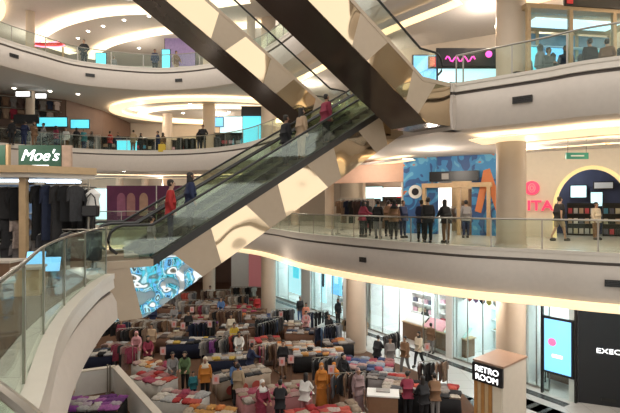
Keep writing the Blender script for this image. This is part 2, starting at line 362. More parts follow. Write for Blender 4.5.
# ------------------------------------------------------------------ escalators
def escalator(label, nc, d0, d1, z0, z1, phase, hw=0.78, blue=False, clear=False):
    """nc: across position of the centre; line z0 at d0 to z1 at d1; the flat landings run past both ends"""
    up = 1 if z1 > z0 else -1
    o = P(d0, nc, z0); root = thing('escalator', label, 'escalator', o)
    lw = lambda p: tuple(Vector(p) - o)
    e = 1.3
    def zl(d):
        if d <= d0: return z0
        if d >= d1: return z1
        return z0 + (z1-z0)*(d-d0)/(d1-d0)
    sl = (z1-z0)/(d1-d0); th = 1.13
    # underside line
    lowd, lowz, hid, hiz = (d0, z0, d1, z1) if up > 0 else (d1, z1, d0, z0)
    def zb(d):
        zz = zl(min(max(d, d0), d1)) - th
        lo = lowz - 1.3; hi = hiz - 1.3
        line = z0 + sl*(d-d0) - th - 0.05
        return min(max(line, lo), hi) if True else zz
    ds = sorted(set([d0-e, d1+e] + [d0 + (d1-d0)*i/40 for i in range(-5, 46) if d0-e < d0 + (d1-d0)*i/40 < d1+e]))
    nn, nf = nc+hw, nc-hw
    # underside plate and far side
    b = MB(); top = [lw(P(d, nn-0.02, zb(d)+0.10)) for d in ds]; 
    vs = []; fs = []
    for d in ds:
        for n_, dz in ((nn-0.005, 0), (nf, 0), (nf, 0.06), (nn-0.005, 0.06)): vs.append(lw(P(d, n_, zb(d)+dz)))
    for i in range(len(ds)-1):
        for k in range(4): fs.append((4*i+k, 4*i+(k+1) % 4, 4*i+4+(k+1) % 4, 4*i+4+k))
    fs += [(0, 1, 2, 3), tuple(4*(len(ds)-1)+k for k in (3, 2, 1, 0))]
    b.add(vs, fs); b.build('underside', M['brown'], root)
    b = MB(); vs = []; fs = []
    for d in ds: vs += [lw(P(d, nf, zb(d)+0.06)), lw(P(d, nf, zl(d)+0.02)), lw(P(d, nf+0.03, zl(d)+0.02)), lw(P(d, nf+0.03, zb(d)+0.06))]
    for i in range(len(ds)-1):
        for k in range(4): fs.append((4*i+k, 4*i+(k+1) % 4, 4*i+4+(k+1) % 4, 4*i+4+k))
    b.add(vs, fs); b.build('far_cladding', M['beige'], root)
    # cladding panels on the near side: alternate beige laminate and bronze mirror, trapezoids
    bt = [phase + 2.1*k for k in range(-6, 8)]
    s = math.copysign(0.56, up)    # the lower edge is shifted square to the slope
    def pan(ta, tb, ba, bb, m, nm):
        ta, tb, ba, bb = [min(max(x, d0-e), d1+e) for x in (ta, tb, ba, bb)]
        if max(tb-ta, bb-ba) < 0.15: return
        N = 8
        tops = [ta + (tb-ta)*i/N for i in range(N+1)]; bots = [ba + (bb-ba)*i/N for i in range(N+1)]
        vs = []; g = 0.008
        for t_, b_ in zip(tops, bots):
            vs += [lw(P(t_, nn, zl(t_)-0.02)), lw(P(b_, nn-0.0, zb(b_)+0.0)), lw(P(b_, nn-0.04, zb(b_)+0.0)), lw(P(t_, nn-0.04, zl(t_)-0.02))]
        fs = []
        for i in range(N):
            for k in range(4): fs.append((4*i+k, 4*i+(k+1) % 4, 4*i+4+(k+1) % 4, 4*i+4+k))
        fs += [(0, 1, 2, 3), tuple(4*N+k for k in (3, 2, 1, 0))]
        pn = MB().add(vs, fs).build(nm, m, root)
        pn['label'] = 'matt beige cladding panel' if m is M['beige'] else 'mirror polished cladding panel'
    for c in bt:
        pan(c-0.525-s, c+0.525-s, c-0.27, c+0.27, M['beige'], 'cladding_panel')
        nxt = c + 2.1
        pan(c+0.525-s, nxt-0.525-s, c+0.27, nxt-0.27, M['mirrorb'] if (blue and c < d0+0.6) else M['mirror'], 'cladding_panel')
    # balustrades: deck, glass, handrail on both sides
    def strip(n_, w, za, zb_, nm, m, dd=ds, smooth=False):
        vs = []; fs = []
        for d in dd: vs += [lw(P(d, n_, zl(d)+za)), lw(P(d, n_, zl(d)+zb_)), lw(P(d, n_-w, zl(d)+zb_)), lw(P(d, n_-w, zl(d)+za))]
        for i in range(len(dd)-1):
            for k in range(4): fs.append((4*i+k, 4*i+(k+1) % 4, 4*i+4+(k+1) % 4, 4*i+4+k))
        fs += [(0, 1, 2, 3), tuple(4*(len(dd)-1)+k for k in (3, 2, 1, 0))]
        return MB().add(vs, fs).build(nm, m, root)
    for n_ in (nn+0.01, nf+0.21):
        hd = 0.10 if clear else 0.20
        strip(n_, 0.22, -0.03, hd, 'balustrade_deck', M['beige'] if clear else M['darkst'], [d for d in ds if clear or d0-0.2 <= d <= d1+0.2])
        if not clear:
            for q_ in ([d for d in ds if d <= d0+0.05], [d for d in ds if d >= d1-0.05]): strip(n_+0.004, 0.228, -0.03, 0.14, 'balustrade_deck', M['beige'], q_)
        c = n_-0.11
        dg = [d for d in ds if d0-0.9 <= d <= d1+0.9]
        # glass with gaps
        for a in range(0, len(dg)-1, 8):
            strip(c+0.006, 0.012, hd, 0.96, 'glass_panel', M['cglass'] if clear else M['eglass'], dg[a:a+9])
        pts = [lw(P(d, c, zl(d)+1.0)) for d in dg]
        for dd, sg in ((dg[0], -1), (dg[-1], 1)):
            z = zl(dd); arc = [lw(P(dd + sg*0.36*math.sin(t), c, z + 0.64 + 0.36*math.cos(t))) for t in (0.5, 1.0, 1.57, 2.1, 2.7)]
            if sg < 0: pts = arc[::-1] + pts
            else: pts = pts + arc
        MB().tube(pts, 0.036, 8).build('handrail', M['rubber'], root, True)
    # steps
    me = None; k = 0; run = 0.40; nst = int(abs(d1-d0)/run)
    st = MB().add(*boxvf(0.40, 2*hw-0.46, 0.24)).build('step', M['steel'], root)
    st.rotation_euler.z = math.atan2(0.574, 0.819)
    for i in range(nst):
        d = d0 + run*(i+0.5)
        q = st if i == 0 else st.copy()
        if i: COL.objects.link(q); q.parent = root
        q.location = lw(P(d, nc, zl(d) - 0.10))
    for a, b in ((d0-e, d0), (d1, d1+e)):
        c = (a+b)/2
        MB().box(lw(P(c, nc, zl(c)-0.03)), (b-a, 2*hw-0.46, 0.06), math.atan2(0.574, 0.819)).build('landing_plate', M['steel'], root)
    return root
def boxvf(x, y, z):
    m = MB().box((0, 0, 0), (x, y, z)); return m.v, m.f
SL = 0.59
escalator('escalator with green glass sides rising from the lower landing, nearer of the crossing pair', -12.48, 3.4, 12.47, L1, L2, 4.97, blue=True)
escalator('escalator behind the green glass one, farther of the pair rising from the lower landing', -14.1, 3.4, 12.47, L1, L2, 4.97)
escalator('large dark bottomed escalator climbing overhead from the box-ended second gallery landing', -10.38, 1.9, 10.97, L3, L2, 8.4, clear=True)
escalator('slimmer dark bottomed escalator descending behind the green glass one', -15.9, 2.63, 11.7, L3, L2, 6.65, clear=True)
# ------------------------------------------------------------------ walls
def wallseg(a, b, z0, z1, m, name='wall_far', th=0.15, kind=True):
    a = Vector(a); b = Vector(b); t = (b-a); L = t.length; ang = math.atan2(t.y, t.x); c = (a+b)/2
    o = MB().box((0, 0, (z1-z0)/2), (L, th, z1-z0)).build(name, m)
    o.location = (c.x, c.y, z0); o.rotation_euler.z = ang
    return struct(o) if kind else o
M['wallw'] = mat('warm_wall', (0.60, 0.52, 0.43), 0.7)
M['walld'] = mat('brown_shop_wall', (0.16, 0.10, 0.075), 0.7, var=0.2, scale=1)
M['wallc'] = mat('shop_cream', (0.68, 0.60, 0.48), 0.6)
M['pinkw'] = mat('pink_header', (0.55, 0.34, 0.25), 0.6)
# ground
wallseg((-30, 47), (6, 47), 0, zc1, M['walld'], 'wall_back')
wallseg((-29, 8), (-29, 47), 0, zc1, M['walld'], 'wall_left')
# first gallery
wallseg((-34, 44.5), (3, 44.5), L1, zc2, M['wallw'], 'wall_back')
wallseg((-33, 8), (-33, 44), L1, zc2, M['wallw'], 'wall_left')
wallseg((3, 44.5), (3.2, 27), L1, zc2, M['wallw'], 'wall_right')
# second gallery
wallseg((-38, 44.5), (30, 44.5), L2, zc3, M['wallw'], 'wall_back')
wallseg((-36, 10), (-36, 44), L2, zc3, M['wallw'], 'wall_left')
# third gallery
wallseg((-40, 46), (30, 46), L3, L4, M['wallw'], 'wall_back')
# ground shopfront line
SA = Vector((-0.8, 36.3)); SD = Vector((0.545, -0.838)).normalized(); SN = Vector((0.838, 0.545)).normalized()
def S_u(px):
    t = (px-310)/F   # X = t*Y
    return (t*SA.y - SA.x)/(SD.x - t*SD.y)
def Sp(px, inn=0.0, z=0.0):
    p = SA + SD*S_u(px) + SN*inn; return Vector((p.x, p.y, z))
SANG = math.atan2(SD.y, SD.x)
def sbox(px0, px1, z0, z1, m, name, inn=0.0, th=0.15, parent=None, kind=False):
    a, b = Sp(px0), Sp(px1); L = (b-a).length; c = (a+b)/2 + Vector((SN.x, SN.y, 0))*inn
    o = MB().box((0, 0, (z1-z0)/2), (L, th, z1-z0)).build(name, m); o.location = (c.x, c.y, z0); o.rotation_euler.z = SANG
    if kind: struct(o)
    return o
sbox(230, 574, 3.9, zc1, M['white'], 'wall_right', 0, 0.3, kind=True)
for a, b in ((303, 312), (345, 352), (448, 454), (571, 578), (268, 276)):
    sbox(a, b, 0, 3.9, M['white'], 'wall_right', 0, 0.35, kind=True)
# black boarded unit with white lettering
bw0 = Sp(578); bw1 = bw0 + Vector((14, -5.6, 0))
wallseg(bw0[:2], bw1[:2], 0, zc1, M['black'], 'wall_right')
bd = (bw1-bw0).normalized(); ba = math.atan2(bd.y, bd.x)
q = bw0 + bd*0.56
t = thing('wall_lettering', 'white brand lettering on the black boarded shop wall', 'sign', (q.x, q.y-0.12, 2.15), ba)
text('letters', 'EXECU', 0.27, M['ltext'], t, (0, 0, 0), (PI/2, 0, 0), 0.01, 'LEFT', 1.3)
t = thing('wall_vent', 'small black ventilation grille strip low on the black boarded shop wall', 'vent', bw0 + bd*1.0 + Vector((0, -0.1, 0.25)), ba)
MB().box((0, 0, 0), (0.5, 0.03, 0.12)).build('grille', M['darkst'], t)
# shop rooms: back wall, party walls, ceiling lamps
def shop(px0, px1, depth, mb, label_i, z1=3.9):
    a, b = Sp(px0, depth), Sp(px1, depth)
    wallseg(a[:2], b[:2], 0, z1, mb, 'wall_right')
    for p in (px0, px1):
        a, b = Sp(p, 0.2), Sp(p, depth); wallseg(a[:2], b[:2], 0, z1, M['white'], 'wall_right', 0.1)
    c = (Sp(px0, depth*0.5) + Sp(px1, depth*0.5))/2
    L = (Sp(px0)-Sp(px1)).length
    a0, a1 = Sp(px0, 0.1), Sp(px1, 0.1); a2, a3 = Sp(px1, depth), Sp(px0, depth)
    struct(MB().prism([(p.x, p.y, z1) for p in (a0, a1, a2, a3)], (0, 0, 0.08)).build('ceiling', M['white']))
    t = thing('ceiling_light', label_i, 'light', (c.x, c.y, z1-0.05), SANG)
    MB().box((0, 0, 0), (L*0.75, depth*0.5, 0.05)).build('diffuser', mat('shop_lamp', (1, 1, 1), 0.5, emit=7, var=0, ecol=(0.86, 0.97, 1.0)), t)
    MB().box((0, 0, 0.03), (L*0.78, depth*0.54, 0.04)).build('frame', M['white'], t)
M['cshop'] = mat('pale_cyan_wall', (0.34, 0.66, 0.72), 0.5)
shop(276, 303, 4, M['cshop'], 'lit ceiling panel inside the pale green shop')
shop(312, 345, 4, M['cshop'], 'lit ceiling panel inside the shop with the blue posters')
shop(368, 448, 6.5, M['wallc'], 'lit ceiling panel above the tilted display counter shop')
shop(454, 500, 5, M['cshop'], 'lit ceiling panel of the shop behind the hanging bunting')
shop(525, 571, 6, M['cshop'], 'lit ceiling panel of the shop with the grey sofa')
def window(px0, px1, n, name):
    r = bpy.data.objects.new(name, None); COL.objects.link(r); struct(r); a, b = Sp(px0, -0.05), Sp(px1, -0.05); c = (a+b)/2; L = (b-a).length
    r.location = (c.x, c.y, 0); r.rotation_euler.z = SANG
    f = MB()
    for z in (0.06, 3.86): f.box((0, 0, z), (L, 0.08, 0.08))
    for i in range(n+1): f.box((-L/2 + L*i/n, 0, 1.95), (0.035, 0.06, 3.8))
    struct(f.build('window_frame', M['steel'], r))
    for i in range(n): struct(MB().box((-L/2 + L*(i+0.5)/n, 0, 1.95), (L/n-0.06, 0.012, 3.7)).build('window_glass', M['sglass'], r))
window(276, 303, 2, 'window_1'); window(312, 345, 3, 'window_2'); window(368, 400, 2, 'window_3'); window(424, 448, 2, 'window_4')
window(454, 500, 3, 'window_5'); window(525, 550, 2, 'window_6')
def sthing(name, label, cat, px, inn, z=0.0, group=None):
    p = Sp(px, inn, z); return thing(name, label, cat, p, SANG, group)
def poster(label, px, inn, z, w, h, m, dot=None):
    t = sthing('poster', label, 'poster', px, inn, z)
    MB().box((0, 0, 0), (w, 0.05, h)).build('panel', m, t)
    if dot: MB().box((0, -0.04, 0.1*h), (w*0.35, 0.03, h*0.35)).build('print', dot, t)
    return t
poster('big pale green light box with faint blue print in the farthest bright shop window', 290, 0.6, 2.1, 2.6, 3.0, M['pale'], M['cyan'])
poster('tall white and blue poster column beside the saturated blue poster', 318, 0.5, 2.0, 0.7, 2.8, M['pale'], M['darkst'])
poster('saturated blue poster with a pale patch in the blue poster shop', 331, 0.5, 2.4, 1.2, 1.9, M['blues'], M['pale'])
poster('pale listing board to the side of the saturated blue poster', 341, 0.5, 2.1, 0.7, 2.6, M['pale'], M['blues'])
M['redb'] = mat('red_banner', (0.55, 0.03, 0.03), 0.5, emit=0.25, var=0, ecol=(0.7, 0.04, 0.04))
poster('wide added pale cyan glow panel behind the bottle shelves of the bunting shop', 477, 4.6, 1.9, 5.4, 3.2, M['pale'], M['cyan'])  # glowing panel added to brighten the shop
poster('added pale glow panel at the back of the grey sofa shop', 545, 5.6, 2.2, 5.0, 2.6, M['pale'], M['white'])  # extra glowing back panel so this room reads bright
poster('clear cyan light wall between the counter shop screens and its entrance', 388, 5.8, 1.8, 2.2, 2.6, M['white'], M['pale'])
poster('red hanging banner high in the counter shop entrance', 384, 1.0, 3.5, 1.1, 0.7, M['redb'])
poster('small red and white banner near the red hanging banner', 393, 1.6, 3.4, 0.8, 0.5, M['redb'], M['white'])
M['scr1'] = mat('pink_blue_screen', (0.5, 0.2, 0.5), 0.3, emit=1.0, var=0, ecol=(0.65, 0.12, 0.4))
M['scr2'] = mat('deep_blue_screen', (0.1, 0.1, 0.6), 0.3, emit=1.2, var=0, ecol=(0.08, 0.12, 0.75))
for lb, px, m, z in (('pink video screen on the back wall of the counter shop', 408, M['scr1'], 2.6), ('deep blue video screen next to the pink one in the counter shop', 419, M['scr2'], 2.55)):
    t = sthing('video_screen', lb, 'screen', px, 5.6, z); MB().box((0, 0, 0), (1.2, 0.05, 1.0)).build('screen', m, t); MB().box((0, 0.05, 0), (1.3, 0.06, 1.1)).build('casing', M['darkst'], t)
# tilted display counter
t = thing('display_counter', 'brown shop counter with tilted pink, white and mint display tops', 'counter', Sp(425, 0.9), SANG)
MB().box((0, 0, 0.45), (4.6, 0.7, 0.9)).build('body', M['dwood'], t, bevel=0.02)
MB().box((0, 0, 0.95), (4.7, 0.8, 0.05)).build('worktop', M['wood'], t)
for i, (c, nm) in enumerate((((0.75, 0.72, 0.68), 'white'), ((0.8, 0.35, 0.38), 'pink'), ((0.55, 0.75, 0.7), 'mint'))):
    o = MB().box((0, 0, 0), (1.35, 0.75, 0.06), M=Matrix.Rotation(math.radians(35), 3, 'X')).build('display_top', mat('tray_'+nm, c, 0.4), t); o.location = (-1.5+1.5*i, 0, 1.2); o['label'] = nm + ' tilted display top'
t = thing('display_counter', 'low white side counter deeper in the counter shop', 'counter', Sp(440, 3.6), SANG)
MB().box((0, 0, 0.5), (2.2, 0.7, 1.0)).build('body', M['white'], t, bevel=0.02); MB().box((0, 0, 1.03), (2.3, 0.8, 0.06)).build('worktop', M['wood'], t)
# bunting and shelves in shop D
for r_, z in enumerate((1.0, 1.6, 2.2)):
    t = sthing('display_shelf', 'pale glass shelf of small bottles, %s row in the bunting shop' % ('bottom', 'middle', 'top')[r_], 'shelf', 480, 3.2, z)
    MB().box((0, 0, 0), (4.6, 0.4, 0.04)).build('board', M['white'], t)
    for s_ in (-2.2, 2.2): MB().box((s_, 0, -0.08), (0.04, 0.36, 0.12)).build('bracket', M['steel'], t)
bot = MB().lathe([(0.05, 0), (0.055, 0.02), (0.055, 0.22), (0.02, 0.28), (0.02, 0.34)], n=8).mesh('bottle')
bc = [mat('bottle_%d' % i, c, 0.2) for i, c in enumerate([(0.6, 0.2, 0.25), (0.2, 0.45, 0.6), (0.75, 0.7, 0.6), (0.3, 0.55, 0.4)])]
for r_, z in enumerate((1.02, 1.62, 2.22)):
    for i in range(11):
        p = Sp(480, 3.2, z) + Vector((SD.x, SD.y, 0))*(-2.0+0.4*i)
        tag(inst('bottle', bot, bc[random.randrange(4)], None, p), 'small coloured bottle on the %s shelf of the bunting shop' % ('bottom', 'middle', 'top')[r_], 'bottle', 'bottles on the %s shelf of the bunting shop' % ('bottom', 'middle', 'top')[r_])
t = sthing('bunting', 'string of small dark, red and yellow flags hung across the shop window', 'bunting', 477, 0.6, 3.35)
MB().tube([(-2.3, 0, 0.02), (0, 0, -0.05), (2.3, 0, 0.02)], 0.012, 6).build('cord', M['darkst'], t)
fc = [mat('flag_%d' % i, c, 0.7) for i, c in enumerate([(0.05, 0.05, 0.08), (0.5, 0.08, 0.08), (0.6, 0.45, 0.1), (0.3, 0.15, 0.3), (0.6, 0.6, 0.6)])]
for i in range(12): MB().prism([(-2.2+0.38*i, 0, 0), (-1.9+0.38*i, 0, 0), (-1.9+0.38*i, 0, -0.3), (-2.05+0.38*i, 0, -0.42), (-2.2+0.38*i, 0, -0.3)], (0, 0.02, 0)).build('flag', fc[i*7 % 5], t)
def sofa(label, loc, rz, m, w=2.0):
    t = thing('sofa', label, 'sofa', loc, rz)
    MB().box((0, 0, 0.25), (w, 0.85, 0.3)).build('base', m, t, bevel=0.04)
    MB().box((0, 0.34, 0.6), (w, 0.2, 0.5)).build('backrest', m, t, bevel=0.05)
    for s_ in (-1, 1): MB().box((s_*(w/2-0.09), 0, 0.45), (0.18, 0.85, 0.3)).build('armrest', m, t, bevel=0.04)
    for s_ in (-1, 1): MB().box((s_*(w/4-0.04), -0.06, 0.46), (w/2-0.22, 0.66, 0.14)).build('seat_cushion', m, t, bevel=0.04)
    for sx in (-1, 1):
        for sy in (-1, 1): MB().cyl((sx*(w/2-0.1), sy*0.34, 0), (sx*(w/2-0.1), sy*0.34, 0.12), 0.025, n=8).build('leg', M['darkst'], t)
M['greyf'] = mat('grey_fabric', (0.36, 0.34, 0.32), 0.9)
sofa('grey two seat sofa inside the bright shop beside the blue totem screen', Sp(538, 2.6), SANG, M['greyf'])
t = thing('display_table', 'plain brown table in front of the sofa shop window', 'table', Sp(551, 1.2), SANG)
MB().box((0, 0, 0.74), (1.6, 0.8, 0.05)).build('tabletop', M['wood'], t)
for sx in (-1, 1):
    for sy in (-1, 1): MB().box((sx*0.74, sy*0.34, 0.36), (0.05, 0.05, 0.72)).build('leg', M['darkst'], t)
MB().box((0, 0, 0.45), (1.4, 0.6, 0.5)).build('storage_box', M['walld'], t)
# totem screen
t = thing('advertising_screen', 'tall blue advertising screen in a black frame beside the black boarded shop', 'screen', Sp(562, -0.25, 0), SANG+0.1)
MB().box((0, 0.02, 2.0), (1.30, 0.12, 4.0)).build('surround', M['sglass'], t)
for x in (-0.66, 0.66): MB().box((x, 0, 1.95), (0.07, 0.16, 3.9)).build('post', M['darkst'], t)
MB().box((0, -0.04, 2.1), (1.22, 0.14, 2.35)).build('casing', M['black'], t)
MB().box((0, -0.12, 2.1), (1.04, 0.03, 2.15)).build('display', M['blues'], t)
pk = MB().lathe([(0.16, 0), (0.16, 0.02)], n=16).build('pink_mark', mat('pink_mark', (0.9, 0.2, 0.4), 0.4, emit=0.6, var=0, ecol=(0.8, 0.15, 0.35)), t)
pk.rotation_euler = (PI/2, 0, 0); pk.location = (-0.2, -0.14, 2.25)
MB().box((0, -0.15, 1.7), (0.4, 0.01, 0.12)).build('white_caption_bar', M['ltext'], t)
# floor bands on the ground level
def band(px0, px1, inn, w, z=0.004, m='btile'):
    a, b = Sp(px0, inn), Sp(px1, inn); wallseg(a[:2], b[:2], z-0.004, z+0.004, M[m], 'floor', w)
band(272, 577, -0.75, 0.45)
for i in range(6):
    c = Sp(520 + 13*i, -1.9 - 0.0*i)
    struct(MB().box((c.x, c.y, 0.003), (0.85, 0.85, 0.006), SANG).build('floor', M['btile']))
    c = Sp(513 + 14*i, -3.7)
    struct(MB().box((c.x, c.y, 0.003), (0.85, 0.85, 0.006), SANG).build('floor', M['btile']))
# sign pillar
t = thing('sign_kiosk', 'tall wooden pillar kiosk with a black RETRO ROOM sign', 'kiosk', (6.05, 14.62, -0.0), math.radians(-50))
MB().box((0, 0, 1.5), (0.93, 1.5, 3.0)).build('body', M['wallw'], t, bevel=0.01)
MB().box((0, 0, 3.03), (1.0, 1.56, 0.06)).build('cap', mat('cap_brown', (0.36, 0.22, 0.15), 0.4), t)
for i in range(5): MB().box((-0.40+0.12*i, -0.765, 1.25), (0.11, 0.04, 2.5)).build('timber_slat', M['wood'] if i % 2 else mat('orange_wood', (0.42, 0.2, 0.06), 0.5, var=0.2), t)
MB().box((0.30, -0.765, 1.25), (0.28, 0.04, 2.5)).build('cream_board', M['wallc'], t)
sg = MB().box((0, -0.79, 2.70), (0.98, 0.1, 0.56)).build('sign_board', M['black'], t)
text('sign_letters', 'RETRO', 0.25, M['ltext'], sg, (0, -0.85, 2.82), (PI/2, 0, 0), 0.01, sx=1.0)
text('sign_letters', 'ROOM', 0.25, M['ltext'], sg, (0, -0.85, 2.57), (PI/2, 0, 0), 0.01, sx=1.0)
# low white barrier wall round the bazaar
for a, b in (((-12.5, 17.6), (-8.3, 19.6)), ((-8.3, 19.6), (-4.9, 15.0)), ((-4.9, 15.0), (-3.9, 13.4))):
    wallseg(a, b, 0, 1.0, M['white'], 'partition', 0.18)
    wallseg(a, b, 1.0, 1.05, M['kerb'], 'partition', 0.26)
for x, y in ((-8.3, 19.45), (-8.45, 19.55)):
    t = thing('slim_post', 'slim pale steel post at the corner of the low white barrier' + (', thinner twin' if x < -8.4 else ''), 'post', (x+0.0, y-0.35, 0))
    MB().cyl((0, 0, 0), (0, 0, 1.25), 0.04 if x > -8.4 else 0.03, n=10).build('shaft', M['steel'], t, True); MB().cyl((0, 0, 0), (0, 0, 0.03), 0.1, n=12).build('foot', M['steel'], t)
# shops of the near side, seen only in the mirrors
wallseg((4, -4.2), (19, -2.2), 0, 4.4, M['cshop'], 'wall_front')
for i in range(7):
    a = Vector((4.6+2.0*i, -4.0+0.27*i)); 
    t = thing('shop_light_box', 'blue lit shop window panel opposite the bazaar, panel %s from the corner' % ('one', 'two', 'three', 'four', 'five', 'six', 'seven')[i], 'light box', (a.x, a.y, 0.3), math.atan2(2, 15))
    MB().box((0.7, 0.16, 1.7), (1.6, 0.06, 3.2)).build('panel', (M['blues'], M['cyan'], M['pale'])[i % 3], t)
    MB().box((0.7, 0.2, 1.2), (0.7, 0.05, 2.0)).build('print', M['black'], t)
wallseg((-8, -9), (22, -7), L1, L3, M['wallw'], 'wall_front')
# ------------------------------------------------------------------ first gallery shops (right)
RA = Vector((2.8, 26.0)); RD = Vector((0.872, -0.489)).normalized(); RN = Vector((0.489, 0.872)).normalized(); RANG = math.atan2(RD.y, RD.x)
def R_u(px):
    t = (px-310)/F; return (t*RA.y - RA.x)/(RD.x - t*RD.y)
def Rp(px, inn=0.0, z=0.0):
    p = RA + RD*R_u(px) + RN*inn; return Vector((p.x, p.y, L1+z))
HT = zc2 - L1
M['mural'] = None
mm = bpy.data.materials.new('blue_mural'); mm.use_nodes = True; nt = mm.node_tree; b = nt.nodes['Principled BSDF']
tc = nt.nodes.new('ShaderNodeTexCoord'); nz = nt.nodes.new('ShaderNodeTexNoise'); cr = nt.nodes.new('ShaderNodeValToRGB')
nz.inputs['Scale'].default_value = 0.9; nz.inputs['Detail'].default_value = 1; nz.inputs['Distortion'].default_value = 1.5
cr.color_ramp.interpolation = 'CONSTANT'; els = cr.color_ramp.elements
els[0].color = (0.03, 0.09, 0.25, 1); els[1].position = 0.44; els[1].color = (0.05, 0.24, 0.50, 1)
for pz, c in ((0.56, (0.12, 0.38, 0.58, 1)), (0.64, (0.55, 0.14, 0.06, 1)), (0.70, (0.6, 0.5, 0.36, 1))):
    e = els.new(pz); e.color = c
nt.links.new(tc.outputs['Object'], nz.inputs['Vector']); nt.links.new(nz.outputs['Fac'], cr.inputs[0]); nt.links.new(cr.outputs[0], b.inputs['Base Color'])
M['mural'] = mm
wallseg(Rp(404)[:2], Rp(438)[:2], L1, zc2, M['mural'], 'wall_right', 0.2)
wallseg(Rp(472)[:2], Rp(503)[:2], L1, zc2, M['mural'], 'wall_right', 0.2)
wallseg(Rp(437)[:2], Rp(473)[:2], L1+2.9, zc2, M['mural'], 'wall_right', 0.2)
# orange zigzag on the mural
t = thing('mural_zigzag', 'orange zigzag stripe painted relief on the blue mural wall', 'wall decoration', Rp(488, -0.12), RANG)
MB().prism([(-0.6, 0, 1.2), (-0.2, 0, 3.2), (0.1, 0, 3.3), (0.5, 0, 2.0), (0.8, 0, 0.9), (0.5, 0, 0.8), (0.2, 0, 1.8), (0, 0, 2.5), (-0.3, 0, 1.1)], (0, 0.03, 0)).build('stripe', mat('mural_orange', (0.62, 0.2, 0.07), 0.6), t)
t = thing('mural_disc', 'white and black round emblem on the blue mural wall', 'wall decoration', Rp(416, -0.14, 2.2), RANG)
MB().cyl((0, 0, 0), (0, 0.03, 0), 0.36, n=24).build('disc', M['white'], t); MB().cyl((0, -0.02, 0), (0, 0.02, 0), 0.19, n=20).build('pupil', M['black'], t)
# mural shop entrance
t = thing('entrance_portal', 'wooden portal with dark lintel set in the blue mural wall', 'doorway', Rp(455, -0.25), RANG)
MB().box((0, 0, 2.95), (2.4, 0.3, 0.5)).build('dark_lintel', M['black'], t)
MB().box((0.1, 0, 2.5), (3.4, 0.35, 0.22)).build('beam', M['wood'], t)
for x in (-1.5, 0.25, 1.65): MB().box((x, 0, 1.2), (0.16, 0.3, 2.4)).build('post', M['wood'], t)
MB().box((-0.4, -0.16, 2.95), (0.35, 0.02, 0.3)).build('small_notice', M['greyf'], t)
MB().box((1.0, 0.3, 1.15), (0.7, 0.08, 2.3)).build('brown_curtain', M['dwood'], t)
wallseg(Rp(437, 3.5)[:2], Rp(473, 3.5)[:2], L1, zc2, M['wood'], 'wall_right', 0.1)
# cream wall with logo and letters, arches
a = Rp(524); Lr = 14.0
def archwall():
    pts = [(0, 0), (0, HT)]; pts += [(Lr, HT), (Lr, 0)]
    for cx, r in ((5.85, 1.4), (2.75, 1.38)):
        pts += [(cx+r*math.cos(PI*i/20), 1.35+1.35*math.sin(PI*i/20) if 0 < i < 20 else 1.35) for i in range(21)][0:0]
        pts += [(cx+r, 0)] + [(cx+r*math.cos(PI*i/24), 1.35+1.75*math.sin(PI*i/24)) for i in range(25)] + [(cx-r, 0)]
    pv = [(x, 0, z) for x, z in pts]
    o = MB().prism(pv, (0, 0.25, 0)).build('wall_right', M['wallc']); o.location = a; o.rotation_euler.z = RANG; struct(o)
archwall()
wallseg(Rp(503)[:2], Rp(524)[:2], L1, zc2, M['wallc'], 'wall_right', 0.2)
M['yrim'] = mat('yellow_arch_rim', (0.8, 0.66, 0.32), 0.5, emit=0.3, var=0, ecol=(0.95, 0.74, 0.35))  # rim colour carries a weak glow of its own
for cx, r, lb in ((2.75, 1.38, 'yellow rimmed archway beside the red ITA lettering'), (5.85, 1.4, 'second yellow rimmed archway, farther from the red ITA lettering')):
    t = thing('archway_rim', lb, 'arch', a, RANG)
    q = [(cx+r+0.0, 0)] + [(cx+r*math.cos(PI*i/24), 1.35+1.75*math.sin(PI*i/24)) for i in range(25)] + [(cx-r, 0)]
    nr = normals(q); vs = []; fs = []
    for (x, z), n in zip(q, nr):
        vs += [(x+n[0]*-0.0, -0.06, z+n[1]*-0.0), (x-n[0]*0.16, -0.06, z-n[1]*0.16), (x-n[0]*0.16, 0.26, z-n[1]*0.16), (x, 0.26, z)]
    for i in range(len(q)-1):
        for k in range(4): fs.append((4*i+k, 4*i+(k+1) % 4, 4*i+4+(k+1) % 4, 4*i+4+k))
    MB().add(vs, fs).build('rim', M['yrim'], t)
wallseg((Rp(524, 4.0)[0], Rp(524, 4.0)[1]), (Rp(524, 4.0) + Vector((RD.x, RD.y, 0))*14)[:2], L1, zc2, mat('navy_wall', (0.05, 0.06, 0.12), 0.6, var=0.3, scale=2), 'wall_right', 0.1)
rv = Vector((RD.x, RD.y, 0)); rn = Vector((RN.x, RN.y, 0))
scr = [(2.3, 2.2, 0.7, 0.6, M['pale']), (3.1, 1.8, 0.5, 0.7, M['pale']), (3.4, 2.5, 0.8, 0.3, M['white']), (4.9, 2.0, 0.7, 0.8, M['blues']), (5.8, 2.3, 0.9, 0.4, M['pale'])]
for i, (x, z, w, h, m) in enumerate(scr):
    t = thing('video_screen', 'small lit screen inside the arch shop, ' + ('beside the first arch foot', 'in the middle of the first arch', 'high strip in the first arch', 'blue one in the second arch', 'wide one in the second arch')[i], 'screen', a + rv*x + rn*3.7 + Vector((0, 0, z)), RANG)
    MB().box((0, 0, 0), (w, 0.05, h)).build('display', m, t); MB().box((0, 0.04, 0), (w+0.1, 0.05, h+0.1)).build('casing', M['darkst'], t)
shelfc = [mat('ware_%d' % i, c, 0.5) for i, c in enumerate([(0.5, 0.5, 0.5), (0.1, 0.1, 0.14), (0.45, 0.3, 0.2), (0.6, 0.55, 0.4)])]
